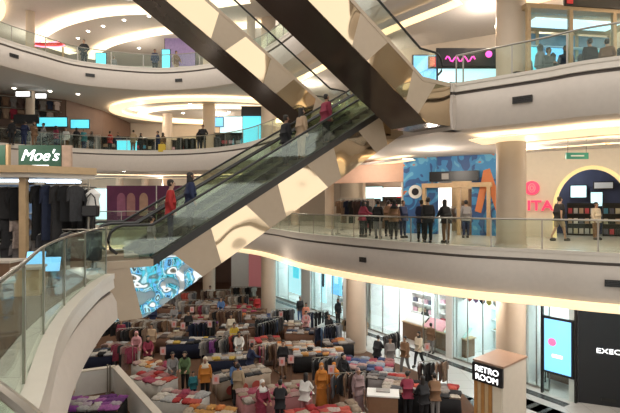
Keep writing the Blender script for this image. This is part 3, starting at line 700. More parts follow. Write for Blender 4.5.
def unit(where, loc, rz, w=1.2, h=1.6, lv=4, n=5, ci=0, m='darkst'):
    t = thing('display_unit', 'open shelf unit ' + where, 'shelf', loc, rz)
    MB().box((0, 0.2, h/2), (w, 0.04, h)).build('back_panel', M[m], t)
    for s_ in (-1, 1): MB().box((s_*w/2, 0.0, h/2), (0.04, 0.4, h)).build('side_panel', M[m], t)
    for k in range(lv): MB().box((0, 0, 0.06+(h-0.1)*k/(lv-1)), (w, 0.4, 0.04)).build('shelf_board', M[m], t)
    Rz = Matrix.Rotation(rz, 4, 'Z')
    for l in range(lv-1):
        for k in range(n):
            o = MB().box((0, 0, 0.0), (w/n*0.72, 0.2, 0.26)).build('boxed_goods', shelfc[(ci+k*3+l*2+(k*l) % 3) % len(shelfc)])
            o.matrix_world = Matrix.Translation(Vector(loc)) @ Rz @ Matrix.Translation((-w/2+w/n*(k+0.5), 0, 0.08+(h-0.1)*l/(lv-1)+0.132))
            tag(o, 'boxed goods ' + where, 'box', 'boxed goods ' + where)
shelfc += [mat('ware_%d' % (i+4), c, 0.5) for i, c in enumerate([(0.5, 0.06, 0.08), (0.05, 0.25, 0.4), (0.65, 0.6, 0.55), (0.03, 0.03, 0.03), (0.6, 0.35, 0.4)])]
for i in range(3): unit('in the arch shop, ' + ('by the first arch', 'between the two arches', 'by the second arch')[i], a + rv*(2.4+1.5*i) + rn*2.4, RANG, ci=i)
for px, wh, c in ((350, 'deep in the pink fronted shop beyond the pale blue light', 1), (380, 'under the dark red panel of the pink fronted shop', 4), (396, 'in the corner of the pink fronted shop next to the mural', 6)): unit(wh, Rp(px, 3.0), RANG, 1.3, 1.9, 4, 4, c)
unit('inside the mural portal', Rp(460, 2.6), RANG, 1.1, 1.8, 4, 3, 2, 'wood')
for px, Y, wh, c in ((447, 20.4, 'under the red and white strip near the escalator landing', 3), (463, 18.3, 'before the pale blue window, left half', 5), (482, 18.3, 'before the pale blue window, right half', 7)): unit(wh, at(px, Y, L2), 0.0, 1.1, 1.0, 3, 4, c)
for px, Y, wh, c in ((116, 38, 'on the far gallery behind the cyan counter', 0), (134, 39, 'on the far gallery behind the column', 3), (152, 39.5, 'on the far gallery behind the yellow bag', 6), (176, 40, 'on the far gallery behind the dark bins', 2), (228, 36, 'on the far gallery before the pale glowing window', 7)): unit(wh, at(px, Y, L2), 0.0, 2.2, 1.8, 3, 4, c)
for px, Y, wh, c in ((68, 37, 'on the topmost gallery behind the visitor with arms out', 0), (136, 37, 'on the topmost gallery between the pale counters', 4), (200, 36, 'on the topmost gallery next to the violet wall', 5)): unit(wh, at(px, Y, L3), 0.0, 2.0, 1.5, 3, 4, c)
for px, inn, wh, c in ((315, 2.5, 'by the white and blue poster column', 5), (335, 2.5, 'behind the saturated blue poster', 2), (378, 4, 'at the back of the counter shop', 6), (395, 5, 'beside the pink video screen', 4), (433, 5.2, 'beyond the deep blue screen', 7), (286, 2.5, 'in the pale green shop', 3)): unit(wh, Sp(px, inn), SANG, 1.8, 2.0, 4, 4, c, 'white')
t = thing('wall_logo', 'round pinkish red logo disc on the cream wall above the red letters', 'logo', Rp(532, -0.1, 2.3), RANG)
MB().cyl((0, 0, 0), (0, 0.06, 0), 0.33, n=32).build('disc', M['pinkt'], t, True)
ml = mat('logo_line', (0.9, 0.5, 0.5), 0.5)
for r_, ss in ((0.2, 0.03), (0.1, 0.03)): MB().tube([(r_*0.7*math.cos(2*PI*i/16), -0.02, r_*math.sin(2*PI*i/16)) for i in range(17)], 0.018, 6).build('logo_ring', ml, t)
t = thing('wall_lettering', 'red illuminated ITA letters on the cream arch shop wall', 'sign', Rp(540, -0.12, 1.45), RANG)
text('letters', 'ITA', 0.66, M['pinkt'], t, (0, 0, 0), (PI/2, 0, 0), 0.04, sx=1.1)
t = thing('exit_sign', 'small green hanging exit sign above the yellow arches', 'sign', at(577, 17.5, L2-1.36-0.62), 0)
MB().box((0, 0, 0), (0.85, 0.06, 0.24)).build('panel', mat('exit_green', (0.02, 0.2, 0.13), 0.4, emit=0.1, var=0, ecol=(0.02, 0.4, 0.28)), t)
MB().box((0, -0.035, 0), (0.5, 0.01, 0.05)).build('white_strip', M['white'], t)
for x in (-0.35, 0.35): MB().cyl((x, 0, 0.12), (x, 0, 0.62), 0.008, n=6).build('hanger', M['darkst'], t)
# pink shop next to mural
wallseg(Rp(330, 0)[:2], Rp(404, 0)[:2], L1+2.75, zc2, M['pinkw'], 'wall_right', 0.2)
wallseg(Rp(330, 4)[:2], Rp(404, 4)[:2], L1, zc2, mat('tan_shop_wall', (0.36, 0.28, 0.23), 0.6), 'wall_right', 0.1)
wallseg(Rp(402, 0)[:2], Rp(404, 4)[:2], L1, zc2, M['wallc'], 'wall_right', 0.1)
for i, (px, z, w, h, m) in enumerate(((372, 2.3, 1.2, 0.55, M['ltext']), (386, 2.2, 1.0, 0.5, M['redb']), (398, 2.2, 0.5, 0.6, M['pinkt']), (348, 2.2, 1.6, 0.9, M['pale']))):
    t = thing('light_box', ('white', 'dark red', 'pinkish red', 'pale blue')[i] + ' lit panel above the clothes in the pink fronted shop', 'light box', Rp(px, 3.4, z), RANG)
    MB().box((0, 0, 0), (w, 0.08, h)).build('panel', m, t); MB().box((0, 0.06, 0), (w+0.08, 0.06, h+0.08)).build('frame', M['darkst'], t)
# ------------------------------------------------------------------ purple hoarding and mannequin window on the far first gallery
t = thing('advertising_hoarding', 'wide dark purple hoarding with arched pale pictures on the far first gallery', 'hoarding', at(146, 38, L1), 0)
MB().box((0, 0, 1.55), (6.4, 0.2, 3.1)).build('panel', M['purple'], t)
MB().box((0.9, -0.1, 1.55), (0.08, 0.04, 3.1)).build('joint_strip', M['white'], t)
for x, c in ((-2.0, (0.35, 0.12, 0.22)), (-1.2, (0.42, 0.2, 0.2)), (-0.15, (0.5, 0.3, 0.22))):
    MB().prism([(x-0.35, -0.12, 0.6), (x+0.35, -0.12, 0.6)] + [(x+0.35*math.cos(PI*i/10), -0.12, 2.0+0.5*math.sin(PI*i/10)) for i in range(11)], (0, 0.03, 0)).build('arched_picture', mat('pic%d' % int(x*10), c, 0.5, var=0.3, scale=3), t)
MB().box((2.1, -0.12, 1.9), (1.1, 0.02, 0.16)).build('pale_caption', M['white'], t)
t = thing('shop_window', 'bright white shop window left of the purple hoarding', 'window display', at(93, 40, L1), 0)
MB().box((0, 0.3, 1.6), (2.9, 0.1, 2.7)).build('lit_back', M['pale'], t)
MB().box((0, 0, 3.0), (3.0, 0.3, 0.15)).build('head', M['white'], t)
for x in (-1.4, 0, 1.4): MB().box((x, 0, 1.5), (0.08, 0.1, 2.9)).build('mullion', M['greyf'], t)
# ------------------------------------------------------------------ far second gallery
def lb(label, px, Y, z, w, h, m, name='light_box', cat='light box', bezel=True):
    t = thing(name, label, cat, at(px, Y, z), 0)
    MB().box((0, 0, 0), (w, 0.08, h)).build('panel', m, t)
    if bezel: MB().box((0, 0.05, 0), (w+0.12, 0.08, h+0.12)).build('frame', M['darkst'], t)
    return t
zc = lambda py, Y: EYE + (HY-py)/F*Y
WL = [(-30, 28.5), (-23, 31.9), (-18.4, 34.6), (-17.4, 38.5), (-17.4, 44.4)]
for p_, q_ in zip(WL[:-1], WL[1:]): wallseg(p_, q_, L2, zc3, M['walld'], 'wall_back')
lb('long cyan fascia light over the busy far gallery shop', 52, 32.6, zc(122, 32.6), 2.1, 0.62, M['cyan'])
lb('dark blue shop fascia beside the long cyan light', 26, 31.2, zc(119, 31.2), 1.6, 0.5, M['black'])
lb('smaller cyan fascia light at the end of the long one', 80, 33.6, zc(124, 33.6), 1.3, 0.6, M['cyan'])
lb('white ceiling level light above the dark clothes wall', 23, 30.6, zc(94, 30.6), 0.9, 0.3, M['ltext'])
lb('second white light above the dark clothes wall, nearer its middle', 41, 31.9, zc(96, 31.9), 0.7, 0.3, M['ltext'])
t = thing('partition_board', 'tall white board at the back of the bazaar under the beige panel', 'board', at(240, 43, 0), 0)
MB().box((0, 0, 1.9), (1.6, 0.2, 3.8)).build('panel', M['white'], t); MB().box((0, 0, 0.05), (1.7, 0.4, 0.1)).build('foot', M['greyf'], t)
t = thing('partition_board', 'pinkish lit board at the back of the bazaar beside the white one', 'board', at(254, 44, 0), 0)
MB().box((0, 0, 1.9), (1.5, 0.2, 3.6)).build('panel', mat('pink_board', (0.5, 0.2, 0.2), 0.5, emit=0.2, var=0, ecol=(0.6, 0.2, 0.2)), t); MB().box((0, 0, 0.05), (1.6, 0.4, 0.1)).build('foot', M['greyf'], t)
lb('small square blue sign on the far gallery beside the column', 218, 37, zc(122, 37), 0.8, 0.7, M['blues'])
lb('pale glowing shop window between the far gallery columns', 236, 38, zc(130, 38), 2.6, 2.2, M['pale'])
lb('dark topped glass shop front at the far gallery bend', 252, 34, zc(128, 34), 1.3, 2.7, M['cyan'])
lb('black header over the dark topped glass shop front', 253, 33.8, zc(111, 33.8), 1.6, 0.6, M['black'])
# upper tier and lower beam of the busy far shop
wallseg((-27, 30.6), (-17.9, 35.2), 13.05, 13.3, M['white'], 'wall_back', 0.3) if False else None
# ------------------------------------------------------------------ third gallery furniture
t = thing('food_stall', 'white stall with a pink neon cloud outline on the topmost gallery', 'stall', at(49, 33, L3), 0)
MB().box((0, 0, 0.5), (1.7, 0.8, 1.0)).build('counter', M['white'], t, bevel=0.03)
for x in (-1.0, 1.0): MB().box((x, 0, 1.1), (0.08, 0.08, 2.2)).build('post', M['wood'], t)
MB().tube([(-1.3, -0.1, 2.25), (-1.1, -0.1, 2.5), (-0.7, -0.1, 2.4), (-0.3, -0.1, 2.6), (0.2, -0.1, 2.42), (0.7, -0.1, 2.5), (1.2, -0.1, 2.2), (0.6, -0.1, 2.1), (-0.4, -0.1, 2.12), (-1.3, -0.1, 2.25)], 0.05, 6).build('neon_outline', mat('pink_neon', (1, 0.3, 0.4), 0.5, emit=2.2, var=0, ecol=(1, 0.22, 0.35)), t)
MB().box((0, 0, 2.3), (2.1, 0.5, 0.12)).build('canopy', M['redb'], t)
MB().box((0.1, -0.3, 1.15), (0.8, 0.3, 0.3)).build('lit_display', M['ltext'], t)
lb('small cyan screen on the topmost gallery counter', 101, 33, zc(59, 33), 0.7, 0.8, M['cyan'])
for i, (px, w) in enumerate(((126, 1.0), (145, 1.6), (187, 1.2), (212, 1.4))):
    t = thing('service_counter', 'low pale counter on the topmost gallery, ' + ('beside the cyan screen', 'behind the two standing visitors', 'below the purple display', 'near the dark escalator')[i], 'counter', at(px, 34, L3), 0)
    MB().box((0, 0, 0.45), (w, 0.6, 0.9)).build('body', M['white'], t, bevel=0.02); MB().box((0, 0, 0.93), (w+0.1, 0.7, 0.05)).build('worktop', M['kerb'], t)
lb('violet lit display wall on the topmost gallery', 180, 37, zc(52, 37), 2.4, 2.6, mat('violet_panel', (0.25, 0.18, 0.35), 0.5, emit=0.15, var=0.3, ecol=(0.3, 0.25, 0.5)))
lb('teal panel beside the violet display wall', 166, 36, zc(60, 36), 0.6, 1.6, M['cyan'])
# ------------------------------------------------------------------ second gallery right side
RB = [(2.6, 24.5), (9.6, 20.8), (16, 19.5)]
for p_, q_ in zip(RB[:-1], RB[1:]): wallseg(p_, q_, L2, zc3, M['wallw'], 'wall_right')
lb('black shop fascia with magenta lettering on the second gallery', 470, 18.6, zc(58, 18.6), 2.6, 0.7, M['black'])
t = thing('wall_lettering', 'magenta glowing brand squiggle on the black fascia', 'sign', at(463, 18.5, zc(59, 18.5)), 0)
mg = mat('magenta_letter', (0.9, 0.1, 0.5), 0.5, emit=1.2, var=0, ecol=(0.8, 0.05, 0.4))
MB().tube([(-0.7+0.07*i, 0, 0.11*math.sin(i*1.3)) for i in range(18)], 0.03, 6).build('neon_script', mg, t)
t = thing('wall_logo', 'small magenta round mark on the black fascia', 'logo', at(489, 18.5, zc(54, 18.5)), 0)
MB().cyl((0, 0, 0), (0, 0.04, 0), 0.13, n=18).build('disc', mg, t)
lb('bright pale blue shop window under the black magenta fascia', 470, 18.8, zc(74, 18.8), 2.6, 1.0, M['pale'])
lb('blue lit shop window just beyond the box-ended escalator landing', 432, 20.0, zc(72, 20.0), 1.6, 1.4, M['blues'])
lb('red and white lit strip over the blue window near the escalator landing', 446, 19.8, zc(62, 19.8), 1.4, 0.4, M['redb'])
# glass kiosk with blue white light
t = thing('glass_kiosk', 'glass walled kiosk with brilliant blue white shelves on the second gallery', 'kiosk', at(572, 17.2, L2), math.radians(8))
MB().box((0, 0, 3.05), (5.0, 2.0, 0.16)).build('roof', M['wood'], t)
MB().box((0.2, -1.02, 3.3), (2.6, 0.06, 0.4)).build('sign_board', M['darkst'], t)
MB().box((-0.9, -1.06, 3.3), (0.22, 0.04, 0.26)).build('red_mark', M['redb'], t)
for x in (-2.4, -0.8, 0.9, 2.4):
    for y in (-0.95, 0.95): MB().box((x, y, 1.5), (0.13, 0.13, 3.0)).build('post', M['wood'], t)
MB().box((0, 0, 0.4), (4.6, 1.6, 0.8)).build('counter', M['white'], t)
MB().box((0, 0.93, 1.8), (4.7, 0.05, 2.1)).build('back_wall', mat('kiosk_blue', (0.16, 0.3, 0.42), 0.4, var=0.5, scale=3), t)
for z in (1.3, 1.8, 2.3): MB().box((0, 0.8, z), (4.6, 0.25, 0.03)).build('shelf_board', M['white'], t)
MB().box((0, 0, 2.9), (3.4, 0.7, 0.08)).build('lamp_panel', mat('kiosk_lamp', (1, 1, 1), 0.5, emit=0.9, var=0, ecol=(0.6, 0.85, 1)), t)
for i, x in enumerate((-1.5, -0.2, 1.4)): MB().box((x, 0.5, 1.7), (1.0, 0.1, 0.9)).build('lit_case', M['cyan'] if i != 1 else M['blues'], t)
for x in (-1.6, 0.05, 1.65): MB().box((x, -0.97, 1.8), (1.45, 0.015, 2.0)).build('glass', M['sglass'], t)
for i, x in enumerate((-2.0, -1.5, -1.0, -0.4, 0.1, 0.6, 1.2, 1.7, 2.1)): MB().lathe([(0.12, 0), (0.2, 0.1), (0.16, 0.5), (0.09, 0.62), (0.11, 0.8), (0.03, 0.9)], (x, -0.3, 0.8 + 0.3*(i % 2)), 10).build('display_vase', M['darkst'], t)
lb('tall pale light column beside the big stone column, second gallery', 516.5, 17.6, zc(42, 17.6), 0.35, 1.6, M['pale'])
for i, (px, m, w) in enumerate(((517, M['darkst'], 0.3), (527, M['redb'], 0.35), (541, M['green'], 0.5), (556, M['darkst'], 0.45), (583, M['darkst'], 0.5))):
    t = thing('small_planter', ('black', 'reddish', 'dark green', 'second black', 'third black')[i] + ' low box on the floor behind the second gallery glass', 'planter', at(px, 14.3 - 0.004*(px-517), L2), 0.3)
    MB().box((0, 0, 0.13), (w, 0.28, 0.26)).build('box', m, t, bevel=0.02); MB().box((0, 0, 0.26), (w-0.06, 0.2, 0.04)).build('top_filling', M['dwood'], t)
# ------------------------------------------------------------------ vents and downlights
def edge_at(path, px):
    for a_, b_ in zip(path[:-1], path[1:]):
        if a_[1] <= 0.5 or b_[1] <= 0.5: continue
        pa = 310+F*a_[0]/a_[1]; pb = 310+F*b_[0]/b_[1]
        if (pa-px)*(pb-px) <= 0 and pa != pb:
            t_ = (px-pa)/(pb-pa); x = a_[0]+(b_[0]-a_[0])*t_; y = a_[1]+(b_[1]-a_[1])*t_
            return x, y, math.atan2(b_[1]-a_[1], b_[0]-a_[0])
for lbl, path, px, z, w in (('the long first gallery edge near the mural', edge1r, 366, L1-0.72, 0.35), ('the first gallery edge near the black boarded wall', edge1r, 614, L1-0.75, 0.5),
        ('the second gallery edge above the big stone column', edge2r, 524, L2-0.72, 0.55), ('the topmost gallery edge below the neon stall', edge3f, 12, L3-0.7, 0.5),
        ('the topmost gallery edge below the visitors', edge3f, 90, L3-0.75, 0.55), ('the topmost gallery edge next to the dark escalator', edge3f, 180, L3-0.8, 0.5)):
    x, y, an = edge_at(path, px); n_ = Vector((-math.sin(an), math.cos(an), 0))
    t = thing('air_vent', 'dark slotted air vent in ' + lbl, 'vent', Vector((x, y, z)) + n_*0.19, an)
    MB().box((0, 0, 0), (w, 0.06, 0.2)).build('frame', M['darkst'], t)
    for k in range(3): MB().box((0, 0.035, -0.05+0.05*k), (w-0.06, 0.02, 0.015)).build('slat', M['black'], t)
t = thing('dome_camera', 'small black dome camera under the first gallery edge', 'camera', at(537, 14.75, L1-1.34), 0)
MB().lathe([(0.09, 0), (0.09, -0.05), (0.06, -0.11), (0.01, -0.13)], n=14).build('dome', M['black'], t, True); MB().cyl((0, 0, 0), (0, 0, 0.05), 0.1, n=14).build('mount', M['steel'], t)
dl = MB().cyl((0, 0, -0.02), (0, 0, 0.03), 0.11, n=14).mesh('downlight')
def down(px, py, z, gname):
    Y = (z-EYE)*F/(HY-py); p = at(px, Y, z-0.02)
    tag(inst('downlight', dl, M['lamp'], None, p), 'small round recessed lamp in the ' + gname, 'ceiling lamp', 'lamps in the ' + gname)
for px, py in ((78, 38), (103, 26), (124, 20), (149, 16), (139, 48), (88, 31)): down(px, py, L4, 'topmost gallery ceiling')
for px, py in ((14, 88), (50, 91), (78, 94), (183, 113), (190, 104), (152, 120), (229, 112)): down(px, py, zc3, 'second gallery ceiling')
for px, py in ((60, 166), (93, 167), (124, 168), (550, 150), (604, 158), (470, 160)): down(px, py+3, zc2, 'first gallery ceiling')
# ------------------------------------------------------------------ garments
def lump(seed, sx, sy, sz):
    rnd = random.Random(seed); bm = bmesh.new(); bmesh.ops.create_cube(bm, size=1)
    bmesh.ops.subdivide_edges(bm, edges=bm.edges[:], cuts=3, use_grid_fill=True)
    ph = [rnd.uniform(0, 6) for _ in range(4)]
    for v in bm.verts:
        x, y, z = v.co
        r = max(abs(x), abs(y)) * 2
        v.co.x = x*sx*(1-0.12*abs(z)*2) + 0.02*math.sin(y*9+ph[0]); v.co.y = y*sy*(1-0.10*abs(z)*2) + 0.02*math.sin(x*9+ph[1])
        v.co.z = (z+0.5)*sz*(1-0.28*r*r*(z > 0)) + (0.13*sz*math.sin(x*11+ph[2])*math.cos(y*9+ph[3]) if z > 0 else 0)
        if z <= -0.49: v.co.z = -0.015 if r > 0.9 else 0.0
    me = bpy.data.meshes.new('folded_garment'); bm.to_mesh(me); bm.free()
    me.polygons.foreach_set('use_smooth', [True]*len(me.polygons)); return me
lumps = [lump(i, *s) for i, s in enumerate([(0.36, 0.30, 0.10), (0.42, 0.26, 0.14), (0.30, 0.34, 0.16), (0.46, 0.34, 0.12)])]
def hanging(seed, w, h, long=False):
    """a garment on a hanger: shoulders, sleeves and body; hangs down from z=0, faces -Y"""
    rnd = random.Random(seed)
    prof = [(0.10, 0.0), (0.42, -0.05), (0.50, -0.12), (0.54, -0.45), (0.40, -0.42), (0.37, -0.25), (0.36, -0.6), (0.38, -1.0 if not long else -1.35)]
    left = [(-x, z) for x, z in prof]; right = prof[::-1]
    pts = [(-x*w, z*h) for x, z in prof] + [(x*w, z*h) for x, z in prof[::-1]]
    m = MB(); n = len(pts); t = 0.035
    m.prism([(x, -t*(0.6+0.4*math.sin(i*2+seed)), z) for i, (x, z) in enumerate(pts)], (0, 2*t, 0))
    return m.mesh('hanging_garment')
hangs = [hanging(1, 0.5, 0.75), hanging(2, 0.46, 0.8), hanging(3, 0.42, 0.85, True), hanging(4, 0.5, 0.65)]
hook = MB().tube([(-0.2, 0, -0.03), (0, 0, 0.03), (0, 0, 0.09)], 0.008, 5).tube([(0.2, 0, -0.03), (0, 0, 0.03)], 0.008, 5).mesh('hanger')
PAL = {
 'black': [(0.01, 0.01, 0.012), (0.02, 0.02, 0.022), (0.03, 0.028, 0.03), (0.05, 0.05, 0.055)],
 'navy': [(0.01, 0.015, 0.04), (0.02, 0.03, 0.07), (0.015, 0.02, 0.03), (0.05, 0.07, 0.13)],
 'cream': [(0.48, 0.39, 0.30), (0.36, 0.27, 0.2), (0.55, 0.49, 0.42), (0.38, 0.28, 0.2)],
 'pink': [(0.45, 0.2, 0.2), (0.42, 0.07, 0.12), (0.5, 0.33, 0.3), (0.4, 0.06, 0.12)],
 'red': [(0.45, 0.03, 0.03), (0.6, 0.10, 0.07), (0.35, 0.02, 0.05), (0.62, 0.50, 0.45)],
 'orange': [(0.65, 0.20, 0.04), (0.6, 0.30, 0.08), (0.65, 0.5, 0.35), (0.3, 0.1, 0.05)],
 'white': [(0.55, 0.53, 0.5), (0.45, 0.43, 0.42), (0.5, 0.5, 0.5), (0.68, 0.62, 0.55)],
 'grey': [(0.22, 0.2, 0.2), (0.32, 0.29, 0.27), (0.12, 0.12, 0.13), (0.45, 0.42, 0.4)],
 'brown': [(0.16, 0.08, 0.05), (0.25, 0.14, 0.08), (0.09, 0.05, 0.04), (0.34, 0.22, 0.15)],
 'yellow': [(0.62, 0.42, 0.08), (0.65, 0.58, 0.42), (0.05, 0.05, 0.07), (0.6, 0.55, 0.5)],
 'multi': [(0.35, 0.05, 0.06), (0.05, 0.08, 0.2), (0.5, 0.42, 0.36), (0.1, 0.1, 0.12)],
 'blue': [(0.06, 0.10, 0.25), (0.12, 0.2, 0.36), (0.03, 0.04, 0.1), (0.35, 0.4, 0.48)],
 'purple': [(0.25, 0.05, 0.3), (0.4, 0.12, 0.4), (0.5, 0.42, 0.5), (0.15, 0.03, 0.2)],
}
def pm(pal, i):
    c = tuple(0.72*v_ for v_ in PAL[pal][i % 4]); return mat('cloth_%s_%d' % (pal, i % 4), c, 0.85, var=0.45, scale=14)
HV, HF, HI, HM = [], [], [], []
def table(label, gl, p, w, dep, rz, pals, drape, rows=(3, 4), z=0.78, fill=1.0, printed=False, heap=False):
    t = thing('display_table', label, 'table', p, rz)
    MB().box((0, 0, z-0.02), (w, dep, 0.04)).build('tabletop', M['white'] if drape in ('white', 'cream') else M['dwood'], t)
    for sx in (-1, 1):
        for sy in (-1, 1): MB().box((sx*(w/2-0.06), sy*(dep/2-0.06), (z-0.04)/2), (0.04, 0.04, z-0.04)).build('leg', M['steel'], t)
    if drape:
        dm = mat('drape_'+drape, PAL[drape][0], 0.9, var=0.12, scale=7); q = []; n = 64
        m = MB(); prof = []
        per = [(-w/2, -dep/2), (w/2, -dep/2), (w/2, dep/2), (-w/2, dep/2), (-w/2, -dep/2)]
        ring_ = resample([Vector(c) for c in per], 0.12)
        vs = []; N = len(ring_)
        for i, c in enumerate(ring_):
            k = 0.02 + 0.012*math.sin(i*1.9); s_ = 1 + k/0.5
            vs += [(c.x*1.012, c.y*1.02, z+0.006), (c.x*(1.01+k), c.y*(1.02+k*1.6), 0.06)]
        fs = [(2*i, 2*i+1, 2*((i+1) % N)+1, 2*((i+1) % N)) for i in range(N-1)]
        m.add(vs, fs)
        o = m.build('tablecloth', dm, t, True); md = o.modifiers.new('s', 'SOLIDIFY'); md.thickness = 0.008
        if printed:
            for i in range(3):
                d_ = MB().lathe([(0.19, 0), (0.19, 0.012)], n=18).build('print_medallion', mat('print_red', (0.55, 0.1, 0.08), 0.7), t)
                d_.rotation_euler = (PI/2, 0, 0); d_.location = (-w/2+0.4+0.55*i, -dep/2*1.12-0.03, 0.42)
    nx = max(2, round(w/0.36)); ny = max(2, round(dep/0.31)); R = Matrix.Rotation(rz, 3, 'Z')
    for i in range(nx):
        for j in range(ny):
            lo = Vector(((i+0.5)/nx*w - w/2 + random.uniform(-.04, .04), (j+0.5)/ny*dep - dep/2 + random.uniform(-.03, .03), z + 0.01))
            s_ = w/nx/0.37; sy_ = dep/ny/0.31; me = random.choice(lumps); mm_ = pm(random.choice(pals), random.randrange(4)); sc = (s_*1.05, sy_*1.05, random.uniform(0.5, 1.1)); ra = rz + random.uniform(-.3, .3)
            if heap:
                MT = Matrix.Translation(p + R @ lo) @ Matrix.Rotation(ra, 4, 'Z') @ Matrix.Diagonal((*sc, 1))
                n0 = len(HV); HV.extend(tuple(MT @ v.co) for v in me.vertices)
                if mm_ not in HM: HM.append(mm_)
                for f in me.polygons: HF.append(tuple(n0+k for k in f.vertices)); HI.append(HM.index(mm_))
                continue
            o = inst('folded_garment', me, mm_, None, p + R @ lo, ra, sc)
            tag(o, 'garment on the ' + gl, 'garment', 'garments on the ' + gl)
    return t
def rack(label, gl, px, py, w, rz, pals, zbar=1.45, n=9, kind=(0, 1, 2, 3), base=True, loc=None, level=0.0, double=False):
    p = loc if loc is not None else gp(px, py, level + 0.0)
    p = Vector((p[0], p[1], level))
    t = thing('garment_rack', label, 'clothes rack', p, rz)
    for s_ in (-1, 1):
        MB().cyl((s_*w/2, 0, 0.04), (s_*w/2, 0, zbar), 0.018, n=8).build('upright', M['steel'], t, True)
        MB().box((s_*w/2, 0, 0.03), (0.05, 0.5, 0.04)).build('foot', M['steel'], t)
    MB().cyl((-w/2, 0, zbar), (w/2, 0, zbar), 0.016, n=8).build('rail', M['steel'], t, True)
    if double: MB().cyl((-w/2, 0, zbar*0.5), (w/2, 0, zbar*0.5), 0.016, n=8).build('rail', M['steel'], t, True)
    R = Matrix.Rotation(rz, 3, 'Z')
    for lv in ((zbar, zbar*0.5) if double else (zbar,)):
        for i in range(n):
            x = -w/2 + (i+0.5)*w/n; sc = 0.78 if double else 1.0
            o = inst('hanging_garment', hangs[random.choice(kind)], pm(random.choice(pals), random.randrange(4)), None, p + R @ Vector((x, 0, lv-0.08)), rz + random.uniform(0.5, 1.2), (1, 1, sc))
            tag(o, 'garment on the ' + gl, 'garment', 'garments on the ' + gl)
            h_ = inst('hanger', hook, M['steel'], o)
    return t
